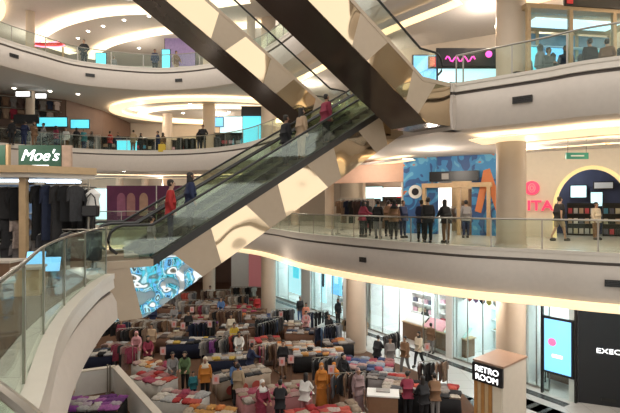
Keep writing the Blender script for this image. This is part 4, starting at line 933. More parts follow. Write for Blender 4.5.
T = [
 ('table of cream and black heaps with round red prints on its front cloth', 242, 374, 2.2, 1.1, 0.5, ['cream', 'black', 'cream'], 'cream', (4, 3), True),
 ('long table heaped with pink, magenta and cream garments', 276, 394, 2.6, 1.3, 0.35, ['pink', 'cream', 'pink'], 'pink', (5, 3)),
 ('table with a red heap at the bottom middle of the bazaar', 325, 415, 2.6, 1.2, 0.3, ['red', 'cream', 'red'], 'red', (5, 3)),
 ('dark legged table of striped cream and orange stacks', 281, 344, 2.6, 1.2, 0.1, ['cream', 'white', 'orange'], 'grey', (5, 3)),
 ('black draped table with one orange and white pile', 318, 350, 2.4, 1.1, 0.1, ['black', 'orange', 'white'], 'black', (4, 3)),
 ('wide black draped table of many folded coloured stacks by the cash desk', 357, 366, 3.0, 1.6, -0.25, ['multi', 'grey', 'pink', 'blue'], 'black', (6, 4)),
 ('black draped table with a scarlet heap nearest the sign kiosk', 416, 388, 2.8, 1.3, -0.2, ['red', 'grey', 'cream', 'black'], 'black', (5, 3)),
 ('table of white and yellow clothes in the middle of the bazaar', 228, 352, 2.0, 1.0, 0.15, ['white', 'yellow', 'cream'], 'navy', (4, 3)),
 ('dark navy table with a yellow end pile', 192, 341, 2.4, 1.0, 0.1, ['navy', 'black', 'yellow'], 'navy', (4, 3)),
 ('red and white striped table next to the white barrier', 156, 377, 1.8, 1.0, -0.5, ['pink', 'red', 'white'], 'white', (4, 3)),
 ('red, pink and white table below the people in the aisle', 181, 398, 1.8, 1.0, -0.2, ['red', 'pink', 'white'], 'white', (4, 3)),
 ('orange heaped table at the bottom of the bazaar', 208, 414, 1.7, 1.0, -0.2, ['orange', 'orange', 'cream'], 'cream', (3, 3)),
 ('white clothed table with an orange heap behind the barrier corner', 148, 362, 1.8, 0.9, -0.5, ['orange', 'white', 'pink'], 'white', (3, 3)),
 ('table of grey and cream clothes at the foot of the far stone column', 270, 327, 2.3, 1.1, 0.0, ['cream', 'grey', 'yellow'], 'brown', (4, 2)),
 ('low brown table of dark clothes behind the striped stacks', 250, 334, 1.8, 1.0, 0.0, ['grey', 'brown', 'cream'], 'brown', (3, 2)),
 ('table of pale stacks at the left back of the bazaar', 165, 322, 2.8, 1.1, 0.0, ['white', 'grey', 'cream'], 'brown', (5, 2)),
 ('second table of pale stacks one row nearer', 164, 335, 2.6, 1.0, 0.0, ['cream', 'grey', 'brown'], 'brown', (5, 2)),
 ('dark table beside the low barrier with a white lamp like pile', 103, 352, 2.4, 1.1, 0.2, ['black', 'white', 'navy'], 'navy', (4, 3)),
 ('purple and white table beyond the lower side of the barrier', 96, 404, 2.0, 1.2, 0.1, ['purple', 'purple', 'white'], 'black', (4, 3)),
 ('orange and brown clothes table behind the barrier', 130, 343, 1.8, 0.9, 0.0, ['pink', 'white', 'brown'], 'brown', (3, 2)),
 ('table of brown and reddish stacks in the back rows', 205, 318, 2.8, 1.1, 0.0, ['brown', 'red', 'cream'], 'brown', (5, 2)),
 ('table of pink and beige stacks in the farthest row', 232, 308, 2.8, 1.1, 0.0, ['brown', 'cream', 'red'], 'brown', (5, 2)),
 ('table of green grey and white stacks in the farthest row', 196, 304, 2.8, 1.1, 0.0, ['cream', 'white', 'grey'], 'brown', (5, 2)),
 ('small table of dark and orange clothes near the walking couple', 332, 341, 1.5, 0.9, 0.2, ['navy', 'orange', 'grey'], 'black', (3, 2)),
 ('table of cream coats by the white floor', 388, 373, 1.6, 0.8, -0.2, ['grey', 'cream', 'red'], 'grey', (3, 2)),
 ('small crowded table of cream and white clothes behind the topmost mixed rack', 180, 307, 2.0, 1.0, -0.2, ['cream', 'white', 'brown'], 'brown', (4, 3)),
 ('small crowded table of brown and grey clothes in the last row by the dark wall', 214, 303, 2.0, 1.0, 0.0, ['brown', 'grey', 'brown'], 'brown', (4, 3)),
 ('small crowded table of red and brown clothes by the foot of the pink lit board', 250, 300, 2.0, 1.0, 0.2, ['red', 'brown', 'brown'], 'brown', (4, 3)),
 ('small crowded table of black and grey clothes below the escalator mirror', 170, 316, 2.0, 1.0, -0.1, ['black', 'grey', 'brown'], 'brown', (4, 3)),
 ('small crowded table of navy and cream clothes between the two mixed racks', 190, 315, 2.0, 1.0, 0.1, ['navy', 'cream', 'brown'], 'brown', (4, 3)),
 ('small crowded table of orange and brown clothes facing the pale shirt rack', 222, 314, 2.0, 1.0, -0.2, ['orange', 'brown', 'brown'], 'brown', (4, 3)),
 ('small crowded table of pink and brown clothes under the beige panel', 244, 313, 2.0, 1.0, 0.0, ['pink', 'brown', 'brown'], 'brown', (4, 3)),
 ('small crowded table of blue and grey clothes near the far stone column', 258, 318, 2.0, 1.0, 0.2, ['blue', 'grey', 'brown'], 'brown', (4, 3)),
 ('small crowded table of multicoloured and black clothes at the back left aisle', 160, 329, 2.0, 1.0, -0.1, ['multi', 'black', 'brown'], 'brown', (4, 3)),
 ('small crowded table of yellow and brown clothes one row before the pale shirts', 186, 328, 2.0, 1.0, 0.1, ['yellow', 'brown', 'brown'], 'brown', (4, 3)),
 ('small crowded table of purple and grey clothes beside the row of dark dresses', 208, 325, 2.0, 1.0, -0.2, ['purple', 'grey', 'brown'], 'brown', (4, 3)),
 ('small crowded table of white and black clothes ahead of the brown racks', 236, 326, 2.0, 1.0, 0.0, ['white', 'black', 'brown'], 'brown', (4, 3)),
 ('small crowded table of brown and red clothes beside the low dark clothes table', 252, 341, 2.0, 1.0, 0.2, ['brown', 'red', 'brown'], 'brown', (4, 3)),
 ('small crowded table of grey and navy clothes near the salmon topped shopper', 300, 330, 2.0, 1.0, -0.1, ['grey', 'navy', 'brown'], 'brown', (4, 3)),
]
RK = [
 ('rack of black and navy jackets near the middle aisle', 252, 352, 1.7, 0.9, ['navy', 'black'], 9),
 ('rack of black coats beside the middle aisle', 262, 347, 1.6, 0.3, ['black', 'navy'], 8),
 ('rack of blue and dark shirts beside the stone column', 338, 353, 1.7, 0.5, ['blue', 'navy'], 9),
 ('rack of brown and black jackets before the stone column', 353, 350, 1.3, -0.4, ['black', 'orange', 'brown'], 7),
 ('rack of grey coats behind the walking couple', 392, 362, 1.3, 0.8, ['grey', 'black'], 7),
 ('rack of brown clothes at the far left of the bazaar', 160, 346, 1.8, 0.1, ['brown', 'grey', 'cream'], 9),
 ('rack of dark dresses in the back rows', 219, 333, 1.9, 0.1, ['black', 'brown'], 9),
 ('rack of brown and reddish clothes in the farthest rows', 214, 311, 2.2, 0.1, ['brown', 'red', 'cream'], 9),
 ('rack of mixed clothes behind the reddish stacks', 181, 312, 2.2, 0.1, ['brown', 'grey', 'red'], 9),
 ('rack of dark clothes near the far wall under the glass mirror panels', 243, 305, 2.0, 0.1, ['black', 'brown', 'cream'], 8),
 ('rack of grey shirts between the pale stacks', 199, 328, 1.7, 0.1, ['grey', 'brown', 'pink'], 8),
 ('rack of black clothes behind the barrier', 119, 347, 1.8, 0.1, ['black', 'navy'], 8),
 ('rack of maroon dresses at the lower middle of the bazaar', 262, 374, 1.2, 0.6, ['pink', 'brown', 'black'], 6),
 ('rack of black jackets next to the pale green shop', 281, 331, 1.4, 0.2, ['black', 'grey'], 7),
 ('rack of dark clothes at the end of the scarlet heap table', 432, 396, 1.3, 0.2, ['black', 'brown', 'grey'], 7),
 ('rack of grey and mauve coats below the dark navy table', 216, 366, 1.3, 0.4, ['grey', 'black', 'purple'], 7),
]
RK += [
 ('rack of black tops between the barrier and the red striped tables', 136, 352, 1.5, 0.3, ['black', 'brown'], 7),
 ('rack of mixed clothes near the foot of the barrier corner', 128, 372, 1.2, -0.5, ['grey', 'pink', 'black'], 6),
 ('rack of dark red clothes behind the cream and black table', 238, 358, 1.5, 0.2, ['brown', 'black', 'red'], 7),
 ('rack of black clothes between coloured stacks and orange women', 335, 384, 1.5, 0.3, ['black', 'grey'], 7),
 ('rack of dark coats at the bottom edge near the mauve robe', 350, 412, 1.4, 0.2, ['black', 'brown', 'grey'], 6),
 ('rack of brown clothes beside the rack of brown and reddish ones', 236, 318, 1.6, 0.1, ['brown', 'cream', 'black'], 7),
 ('rack of pale shirts in the far middle rows', 189, 322, 1.6, 0.1, ['white', 'grey', 'brown'], 7),
 ('rack of black clothes by the navy table', 206, 344, 1.4, 0.4, ['black', 'navy'], 6),
 ('rack of dark clothes in the last aisle before the white floor', 310, 336, 1.4, 0.3, ['black', 'navy', 'brown'], 6),
 ('rack of brown clothes at the back left corner', 146, 318, 2.0, 0.1, ['brown', 'grey'], 7),
]
# cash desk
p = gp(383, 392, 1.1); p.z = 0; DESK = p.copy()
t = thing('cash_desk', 'brown boxy cash desk with a pale top standing in the bazaar', 'desk', p, -0.15)
MB().box((0, 0, 0.52), (1.05, 0.6, 1.04)).build('body', mat('desk_brown', (0.24, 0.13, 0.07), 0.55, var=0.15), t, bevel=0.01); MB().box((0, 0, 1.07), (1.15, 0.72, 0.05)).build('worktop', M['white'], t)
MB().box((0, 0.1, 1.12), (0.5, 0.3, 0.05)).build('tray', M['greyf'], t)
# pink price cards on stands
for i, (px, py, where) in enumerate(((174, 352, 'beside the yellow ended navy table'), (183, 354, 'near the middle of the navy table'), (210, 352, 'at the white and yellow table'), (252, 375, 'above the pink heaps'), (282, 398, 'in front of the magenta heap'),
        (291, 395, 'next to the paired card by the magenta heap'), (331, 408, 'in front of the people in orange'), (216, 420, 'in the aisle by the cream and black table'), (427, 380, 'above the scarlet heap table'), (306, 344, 'on the striped stacks'), (281, 340, 'behind the striped stacks'), (192, 334, 'in the back rows'), (163, 385, 'beside the red and white striped table'))):
    p = gp(px, py, 0.0); t = thing('price_sign', 'pale pink price card stand ' + where, 'sign', p, 0.1)
    MB().cyl((0, 0, 0.02), (0, 0, 1.35), 0.012, n=6).build('stand', M['steel'], t); MB().box((0, -0.02, 1.5), (0.24, 0.015, 0.34)).build('card', mat('price_card', (0.6, 0.42, 0.40), 0.6), t)
    MB().box((0, -0.03, 1.5), (0.11, 0.01, 0.16)).build('printed_mark', mat('card_print', (0.7, 0.2, 0.18), 0.6), t); MB().cyl((0, 0, 0), (0, 0, 0.02), 0.14, n=12).build('base', M['steel'], t)
# ------------------------------------------------------------------ clothes kiosk on the near first gallery
KX, KY = -6.6, 11.2
t = thing('clothing_kiosk', 'wood framed clothing kiosk with a long timber canopy beside the near balustrade', 'kiosk', (KX, KY, L1), 0.0)
kp = [(-6.0, 1.3), (-6.0, -1.2), (0.4, -1.1), (1.5, -0.2), (0.6, 0.5), (0.0, 1.3)]
MB().prism([(x, y, 2.22) for x, y in kp], (0, 0, 0.16)).build('canopy', M['wood'], t)
MB().prism([(x*0.97, y*0.9, 2.12) for x, y in kp], (0, 0, 0.1)).build('canopy_underside', M['kerb'], t)
for x, y in ((0.10, -0.75), (-4.5, -0.75), (-0.18, 1.15), (-4.5, 1.15)):
    MB().box((x, y, 1.06), (0.15, 0.13, 2.12)).build('post', M['wood'], t)
MB().box((-2.6, 1.2, 1.1), (5.0, 0.08, 2.2)).build('back_board', mat('kiosk_back_blue', (0.22, 0.30, 0.42), 0.5, var=0.3), t)  # bluish light between the garments put into the board colour
MB().box((-2.0, -0.6, 2.0), (5.0, 0.06, 0.06)).build('hanging_rail', M['steel'], t)
MB().box((-1.0, 0.3, 2.08), (3.6, 0.3, 0.05)).build('lamp_strip', mat('kiosk_strip', (0.8, 0.9, 1), 0.5, emit=4, var=0, ecol=(0.7, 0.85, 1)), t)
def hangrow(xs, y, ztop, pals, gl, kinds=(0, 1, 2), rzr=(-0.3, 0.3), sc=(1, 1, 1)):
    for x in xs:
        o = inst('hanging_garment', hangs[random.choice(kinds)], pm(random.choice(pals), random.randrange(4)), None, (KX+x, KY+y, L1+ztop), random.uniform(*rzr), sc)
        tag(o, 'garment on the ' + gl, 'garment', 'garments on the ' + gl); inst('hanger', hook, M['steel'], o)
fl = lambda a, b, n: [a + (b-a)*i/(n-1) for i in range(n)]
hangrow(fl(-2.2, -0.12, 10), -0.6, 1.90, ['black'], 'kiosk front rail between the left end and the wooden post', (0, 1), (0.2, 0.9), (1, 1, 0.95))
hangrow(fl(-2.2, -0.12, 9), -0.5, 1.22, ['black', 'brown', 'red'], 'kiosk lower rail beneath the black tops', (0, 1), (0.4, 1.1), (1, 1, 0.9))
hangrow(fl(-2.2, -0.12, 9), -0.5, 0.62, ['black', 'brown', 'grey'], 'kiosk bottom rail beneath the black tops', (0, 1), (0.4, 1.1), (1, 1, 0.8))
hangrow(fl(0.32, 1.2, 5), -0.6, 1.95, ['navy', 'black', 'black'], 'kiosk front rail right after the wooden post', (2, 0), (0.4, 1.1), (0.7, 1, 1.1))
hangrow(fl(0.35, 1.3, 6), -0.1, 1.9, ['blue', 'black', 'black'], 'kiosk middle rail behind the dark blue clothes', (2,), (0.5, 1.2), (0.7, 1, 1.3))
hangrow(fl(0.3, 1.2, 6), -0.5, 0.85, ['black', 'brown', 'grey'], 'kiosk lower rail right after the wooden post', (0, 1), (0.3, 1.0), (0.9, 1, 1.0))
t = thing('clothes_bar', 'horizontal steel bars that carry the kiosk clothes right of the post', 'rail', (KX, KY, L1))
for y, z in ((-0.6, 1.95), (-0.1, 1.9), (-0.5, 0.9), (-0.5, 1.27), (-0.5, 0.66)):
    MB().cyl((-2.4, y, z+0.03), (1.45, y, z+0.03), 0.018, n=8).build('bar', M['steel'], t, True)
for x in (-2.4, 1.45): MB().cyl((x, -0.5, 0), (x, -0.5, 2.1), 0.022, n=8).build('upright', M['steel'], t, True)
t = thing('shoulder_bag', 'black bag on a mannequin stand at the end of the clothing kiosk', 'bag', (KX+1.55, KY-0.6, L1+1.22), 0)
MB().box((0, 0, 0.14), (0.36, 0.14, 0.26)).build('pouch', M['black'], t, bevel=0.03); MB().tube([(-0.12, 0, 0.26), (-0.09, 0, 0.45), (0.0, 0, 0.55), (0.09, 0, 0.45), (0.12, 0, 0.26)], 0.015, 6).build('strap', M['black'], t, True)
t = thing('display_stand', 'slim black stand with a white shirt form beside the clothing kiosk', 'stand', (KX+1.55, KY-0.5, L1), 0)
MB().cyl((0, 0, 0), (0, 0, 1.5), 0.02, n=8).build('pole', M['darkst'], t); MB().cyl((0, 0, 0), (0, 0, 0.03), 0.18, n=16).build('base', M['darkst'], t)
MB().lathe([(0.05, 0), (0.15, 0.03), (0.17, 0.2), (0.13, 0.36), (0.18, 0.5), (0.10, 0.58), (0.05, 0.62)], (0, 0.02, 1.25), 14, 1.0, 0.55).build('torso_form', M['white'], t, True)
MB().box((0, 0.04, 0.55), (0.34, 0.2, 0.7)).build('dark_garment', M['black'], t, bevel=0.05)
t = thing('shop_sign', 'dark green shop sign with white script standing on the kiosk canopy', 'sign', (KX+0.12, KY-0.1, L1+2.38), 0)
MB().box((-0.02, 0, 0.28), (1.02, 0.08, 0.56)).build('board', M['green'], t)
text('script_letters', "Moe's", 0.38, M['ltext'], t, (-0.02, -0.06, 0.30), (PI/2, 0, 0), 0.01)
MB().box((0.0, -0.05, 0.06), (0.4, 0.01, 0.04)).build('small_strapline', M['ltext'], t)
MB().box((0.62, 0, 0.28), (0.22, 0.08, 0.56)).build('portrait_panel', mat('portrait', (0.5, 0.36, 0.28), 0.6, var=0.4, scale=5), t)
t = thing('shop_sign', 'second dark green sign on the kiosk canopy, cut by the picture edge', 'sign', (KX-0.98, KY-0.1, L1+2.38), 0)
MB().box((-0.2, 0, 0.28), (0.9, 0.08, 0.56)).build('board', M['green'], t); MB().tube([(0.02+0.06*math.cos(i*0.5), -0.06, 0.36+0.06*math.sin(i*0.8)) for i in range(14)], 0.015, 6).build('white_emblem', M['ltext'], t)
MB().box((0.3, 0, 0.28), (0.06, 0.1, 0.6)).build('end_post', M['wood'], t)
fb = [(-9, 12.4), (-12, 4), (-6, 0), (-2.0, 1.5), (-2.2, 2.6), (-2.75, 3.8), (-3.3, 5.2), (-3.75, 6.6), (-4.1, 8.0), (-4.25, 9.0), (-5.6, 10.6), (-6.8, 12.4)]
struct(MB().prism([(x, y, L1) for x, y in fb], (0, 0, 0.012)).build('floor', mat('walnut_floor', (0.09, 0.05, 0.03), 0.75, var=0.3, scale=2)))
# things on the near gallery floor seen through the glass
for i, (x, y, w, m) in enumerate(((-5.7, 8.6, 0.45, 'dwood'), (-4.7, 7.7, 0.4, 'wood'), (-4.3, 6.3, 0.4, 'dwood'))):
    t = thing('display_plinth', ('dark brown', 'light timber', 'smaller dark brown')[i] + ' square plinth behind the near curved glass', 'plinth', (x, y, L1), 0.3*i)
    MB().box((0, 0, 0.22), (w, w, 0.44)).build('body', M[m], t, bevel=0.01); MB().box((0, 0, 0.46), (w+0.04, w+0.04, 0.04)).build('top', M['kerb'], t)
for i, (x, y, z) in enumerate(((-5.6, 10.0, 0.0), (-4.75, 9.0, 0.0))):
    t = thing('floor_screen', ('first', 'second')[i] + ' small tilted blue screen on a foot behind the near glass, ' + ('beneath the kiosk post', 'close to the landing')[i], 'screen', (x, y-0.6, L1), 0.2)
    MB().cyl((0, 0, 0), (0, 0, 0.3), 0.03, n=8).build('stem', M['darkst'], t); MB().cyl((0, 0, 0), (0, 0, 0.02), 0.16, n=14).build('base', M['darkst'], t)
    MB().box((0, 0, 0.42), (0.34, 0.04, 0.26), M=Matrix.Rotation(-0.4, 3, 'X')).build('display', M['blues'], t)
# ------------------------------------------------------------------ first gallery clothes (pink shop) and far gallery shop clothes
rack('rack of grey and black clothes in the pink fronted shop doorway', 'rack in the pink fronted shop doorway', 0, 0, 2.0, RANG, ['grey', 'black', 'brown'], n=8, loc=Rp(352, 0.8), level=L1, zbar=1.9)
rack('rack of dark clothes under the white lit panel of the pink shop', 'rack under the white lit panel of the pink shop', 0, 0, 2.2, RANG, ['navy', 'black', 'brown'], n=9, loc=Rp(374, 1.2), level=L1, zbar=1.4)
rack('rack of dark red clothes next to the blue mural corner', 'rack next to the blue mural corner', 0, 0, 1.6, RANG, ['red', 'brown', 'black'], n=7, loc=Rp(394, 0.9), level=L1, zbar=1.4)
rack('tall rack of black clothes close to the balustrade before the pink fronted shop', 'tall rack close to the balustrade', 0, 0, 1.6, RANG, ['black', 'navy', 'brown'], n=7, loc=at(352, 23.3), level=L1, zbar=1.8)
rack('rack of clothes inside the mural portal', 'rack inside the mural portal', 0, 0, 1.4, RANG, ['brown', 'grey'], n=6, loc=Rp(452, 2.4), level=L1, zbar=1.4)
for i in range(5):
    px = 8 + 20*i
    rack('low rack of dark clothes in the far gallery shop, %s along its front' % ('first', 'second', 'third', 'fourth', 'fifth')[i], 'low rack %s along the far gallery shop front' % ('first', 'second', 'third', 'fourth', 'fifth')[i], 0, 0, 1.8, 0.0, ['black', 'brown', 'navy', 'grey'], n=4, loc=at(px, (30.4, 31.2, 32.4, 33.2, 34.0)[i]), level=L2, zbar=1.35)
for r_ in range(2):
    zz = zc(93, 31.5) - 0.82*r_; a_ = Vector((-23.0, 31.75)); b_ = Vector((-18.55, 34.35)); dv = (b_-a_).normalized(); aw = math.atan2(dv.y, dv.x)
    t = thing('wall_rail', 'long wall rail of dark clothes, %s row under the ceiling of the far shop' % ('upper', 'lower')[r_], 'rail', (b_.x, b_.y, zz), aw)
    MB().cyl((-11.0, -0.35, 0), (0, -0.35, 0), 0.03, n=8).build('bar', M['steel'], t, True)
    for x in (-10.5, -7.5, -5, -2.5, -0.3): MB().box((x, -0.18, 0), (0.05, 0.36, 0.05)).build('bracket', M['steel'], t)
    for i in range(18):
        q = b_ - dv*(0.3 + 0.45*i) - Vector((-dv.y, dv.x))*0.35
        o = inst('hanging_garment', hangs[random.choice((0, 1, 3))], pm(random.choice(['black', 'brown', 'navy', 'grey', 'black', 'brown', 'red']), random.randrange(4)), None, (q.x, q.y, zz-0.06), aw + random.uniform(-.3, .6), (0.9, 1, 0.95))
        tag(o, 'dark garment on the %s wall rail of the far gallery shop' % ('upper', 'lower')[r_], 'garment', 'garments on the %s wall rail' % ('upper', 'lower')[r_])
# ------------------------------------------------------------------ people
def skin_mesh(name, verts, edges, rad, root=0, sub=1):
    me = bpy.data.meshes.new(name); me.from_pydata(verts, edges, [])
    o = bpy.data.objects.new(name, me); COL.objects.link(o)
    md = o.modifiers.new('skin', 'SKIN')
    if not me.skin_vertices: me.attributes.new('skin', 'FLOAT', 'POINT')
    for i, r in enumerate(rad):
        sv = me.skin_vertices[0].data[i]; sv.radius = r if isinstance(r, tuple) else (r, r); sv.use_root = (i == root)
    md.use_smooth_shade = True
    s = o.modifiers.new('sub', 'SUBSURF'); s.levels = sub; s.render_levels = sub
    dg = bpy.context.evaluated_depsgraph_get(); dg.update()
    out = bpy.data.meshes.new_from_object(o.evaluated_get(dg)); bpy.data.objects.remove(o)
    out.polygons.foreach_set('use_smooth', [True]*len(out.polygons)); out.name = name
    out.materials.clear(); return out
POSES = {  # knee / ankle offsets (y forward is -), elbow and wrist positions per side
 'stand': dict(k=((0.0, 0.0), (0.0, 0.0)), a=((0.21, 0.02, 1.13, 0.22, -0.06, 0.89), (0.21, 0.02, 1.13, 0.22, -0.06, 0.89)), lean=0.0),
 'walk': dict(k=((-0.14, -0.20), (0.06, 0.26)), a=((0.22, 0.10, 1.15, 0.22, 0.10, 0.92), (0.22, -0.10, 1.15, 0.21, -0.26, 0.97)), lean=-0.02),
 'browse': dict(k=((0.0, 0.0), (-0.02, 0.03)), a=((0.21, -0.10, 1.15, 0.14, -0.38, 1.08), (0.21, -0.08, 1.14, 0.12, -0.36, 1.02)), lean=-0.10),
 'phone': dict(k=((0.0, 0.0), (-0.03, 0.02)), a=((0.22, 0.0, 1.14, 0.10, -0.25, 1.22), (0.21, 0.02, 1.13, 0.22, -0.06, 0.89)), lean=0.0),
 'hips': dict(k=((0.0, 0.0), (0.02, 0.05)), a=((0.36, 0.05, 1.16, 0.20, -0.02, 1.0), (0.30, 0.02, 1.14, 0.2, -0.12, 1.0)), lean=0.0),
}
SKELETON = {}
def skel(pose):
    ps = POSES[pose]; ln = ps['lean']
    V = {}; R = {}
    V['pel'] = (0, 0, 0.94); R['pel'] = (0.145, 0.10)
    V['spi'] = (0, ln*0.3, 1.10); R['spi'] = (0.125, 0.09)
    V['che'] = (0, ln*0.7, 1.28); R['che'] = (0.15, 0.105)
    V['nkb'] = (0, ln, 1.42); R['nkb'] = (0.075, 0.065)
    V['nek'] = (0, ln-0.015, 1.49); R['nek'] = 0.05
    V['jaw'] = (0, ln-0.04, 1.55); R['jaw'] = (0.062, 0.075)
    V['hed'] = (0, ln-0.025, 1.61); R['hed'] = (0.078, 0.095)
    V['top'] = (0, ln-0.01, 1.675); R['top'] = (0.062, 0.075)
    E = [('pel', 'spi'), ('spi', 'che'), ('che', 'nkb'), ('nkb', 'nek'), ('nek', 'jaw'), ('jaw', 'hed'), ('hed', 'top')]
    for s, nm in ((-1, 'r'), (1, 'l')):
        ix = 0 if s < 0 else 1
        ky, ay = ps['k'][ix]; a = ps['a'][ix]
        V['hip'+nm] = (s*0.085, 0, 0.86); R['hip'+nm] = 0.095
        V['kne'+nm] = (s*0.095, ky, 0.50); R['kne'+nm] = 0.058
        az = 0.09 + (0.08 if ay > 0.2 else 0)
        V['ank'+nm] = (s*0.10, ay, az); R['ank'+nm] = 0.037
        V['toe'+nm] = (s*0.11, ay-0.15, 0.035); R['toe'+nm] = (0.04, 0.028)
        V['sho'+nm] = (s*0.165, ln*0.95, 1.37); R['sho'+nm] = 0.058
        V['elb'+nm] = (s*a[0], a[1]+ln*0.8, a[2]); R['elb'+nm] = 0.042
        V['wri'+nm] = (s*a[3], a[4]+ln, a[5]); R['wri'+nm] = 0.026
        e = Vector(V['wri'+nm]) - Vector(V['elb'+nm]); e.normalize()
        V['pal'+nm] = tuple(Vector(V['wri'+nm]) + e*0.07); R['pal'+nm] = (0.036, 0.02)
        E += [('pel', 'hip'+nm), ('hip'+nm, 'kne'+nm), ('kne'+nm, 'ank'+nm), ('ank'+nm, 'toe'+nm), ('che', 'sho'+nm), ('sho'+nm, 'elb'+nm), ('elb'+nm, 'wri'+nm), ('wri'+nm, 'pal'+nm)]
    return V, R, E
def submesh(name, V, R, E, keep, inflate, extra=None, sub=1):
    ks = [k for k in V if k in keep]; ix = {k: i for i, k in enumerate(ks)}
    es = [(ix[a], ix[b]) for a, b in E if a in ix and b in ix]
    rr = []
    for k in ks:
        r = R[k]; r = r if isinstance(r, tuple) else (r, r); f = inflate
        rr.append((r[0]+f, r[1]+f))
    return skin_mesh(name, [V[k] for k in ks], es, rr, 0, sub)
BODY = {}
def getbody(pose):
    if pose in BODY: return BODY[pose]
    V, R, E = skel(pose)
    body = submesh('body', V, R, E, set(V), 0.0)
    # fingers, nose and ears joined into the same body mesh
    bm = bmesh.new(); bm.from_mesh(body)
    m = MB()
    for nm, s in (('r', -1), ('l', 1)):
        w = Vector(V['wri'+nm]); p = Vector(V['pal'+nm]); e = (p-w).normalized(); side = Vector((0, 1, 0)) if abs(e.z) > 0.6 else Vector((s, 0, 0))
        curl = Vector((-s, 0, 0)) if abs(e.z) > 0.6 else Vector((0, 0, -1))
        for i, L in enumerate((0.075, 0.085, 0.08, 0.062)):
            b0 = p + side*(-0.024+0.016*i) - e*0.015; b1 = b0 + e*L*0.55 + curl*0.006; b2 = b1 + e*L*0.4 + curl*0.025
            m.cyl(b0, b1, 0.0085, 0.008, 6); m.cyl(b1 - (b1-b0)*0.08, b2, 0.008, 0.0065, 6)
        b0 = w + e*0.03 - side*0.02; b1 = b0 - side*0.03 + e*0.03; b2 = b1 + e*0.03 + curl*0.006
        m.cyl(b0, b1, 0.0105, 0.009, 6); m.cyl(b1 - (b1-b0)*0.1, b2, 0.009, 0.007, 6)
    h = Vector(V['hed'])
    m.cyl(h + Vector((0, -0.085, 0.0)), h + Vector((0, -0.112, -0.028)), 0.006, 0.014, 8)
    for s in (-1, 1): m.cyl(h + Vector((s*0.07, 0.005, -0.03)), h + Vector((s*0.09, 0.012, 0.01)), 0.012, 0.018, 8)
    tmp = m.mesh('x'); bm.from_mesh(tmp); bm.to_mesh(body); bm.free()
    body.polygons.foreach_set('use_smooth', [True]*len(body.polygons))
    arms = {'sho'+n for n in 'rl'} | {'elb'+n for n in 'rl'}
    V['hem'] = (0, 0.0, 0.80); R['hem'] = (0.18, 0.14); V['wst'] = (0, 0, 1.03); R['wst'] = (0.10, 0.065); E = E + [('pel', 'hem')]; ET = [e for e in E if e != ('pel', 'hem')] + [('pel', 'wst')]
    RB = dict(R); RB['pel'] = (0.135, 0.09)
    R = dict(R); R['pel'] = (0.165, 0.125); R['spi'] = (0.145, 0.12); R['che'] = (0.17, 0.135); R['nkb'] = (0.075, 0.07); R['shor'] = R['shol'] = 0.064
    R2 = dict(R); R2['wrir'] = R2['wril'] = 0.024
    top_s = submesh('top', V, R, E, {'pel', 'hem', 'spi', 'che', 'nkb'} | arms, 0.02)
    top_l = submesh('top', V, R2, E, {'pel', 'hem', 'spi', 'che', 'nkb', 'wrir', 'wril'} | arms, 0.022)
    V3 = dict(V)
    trs = submesh('trousers', V3, RB, ET, {'pel', 'wst', 'hipr', 'hipl', 'kner', 'knel', 'ankr', 'ankl'}, 0.022)
    V4 = dict(V); R4 = dict(RB)
    for n in 'rl': R4['kne'+n] = 0.075
    sh = submesh('shorts', V4, R4, ET, {'pel', 'wst', 'hipr', 'hipl', 'kner', 'knel'}, 0.018)
    shoes = MB()
    for n in 'rl':
        a = Vector(V['ank'+n]); tt = Vector(V['toe'+n])
        shoes.lathe([(0.045, -0.03), (0.055, 0.0), (0.05, 0.05), (0.03, 0.085)], (a.x, (a.y+tt.y)/2-0.0, 0.032), 12, 0.9, 2.7)
    shoes = shoes.mesh('shoes')
    kk = [(0.17, 0.97), (0.185, 0.85), (0.20, 0.6), (0.225, 0.3), (0.25, 0.1), (0.24, 0.08)]
    skirt = MB().lathe([(r, z) for r, z in kk], (0, 0.01, 0), 20, 1.0, 0.85).mesh('long_skirt')
    hh = V['hed']
    def cap(prof, cy, nm):
        m = MB(); m.lathe(prof, (hh[0], hh[1]+cy, hh[2]), 16, 0.92, 1.05); me = m.mesh(nm); me.polygons.foreach_set('use_smooth', [True]*len(me.polygons)); return me
    short = cap([(0.05, -0.075), (0.074, -0.05), (0.083, 0.0), (0.086, 0.04), (0.078, 0.075), (0.055, 0.10), (0.03, 0.110), (0.005, 0.113)], 0.026, 'hair')
    long_ = cap([(0.06, -0.24), (0.09, -0.2), (0.085, -0.1), (0.088, 0.0), (0.09, 0.04), (0.08, 0.08), (0.055, 0.105), (0.03, 0.114), (0.005, 0.117)], 0.034, 'hair')
    scarf = MB().lathe([(0.205, -0.27), (0.17, -0.2), (0.10, -0.12), (0.085, -0.05), (0.092, 0.02), (0.092, 0.05), (0.08, 0.09), (0.045, 0.118), (0.005, 0.122)], (hh[0], hh[1]+0.028, hh[2]), 18, 0.95, 0.98).mesh('headscarf')
    eyes = MB()
    for s in (-1, 1): eyes.lathe([(0.002, -0.009), (0.009, -0.004), (0.009, 0.004), (0.002, 0.009)], (hh[0]+s*0.03, hh[1]-0.086, hh[2]+0.005), 8)
    eyes = eyes.mesh('eyes')
    mouth = MB().box((hh[0], hh[1]-0.088, hh[2]-0.055), (0.04, 0.012, 0.009)).mesh('mouth')
    for me in (top_s, top_l, trs, sh, skirt, scarf): me.polygons.foreach_set('use_smooth', [True]*len(me.polygons))
    BODY[pose] = dict(body=body, ts=top_s, tl=top_l, tr=trs, sh=sh, shoes=shoes, sk=skirt, short=short, long=long_, scarf=scarf, eyes=eyes, mouth=mouth)
    return BODY[pose]
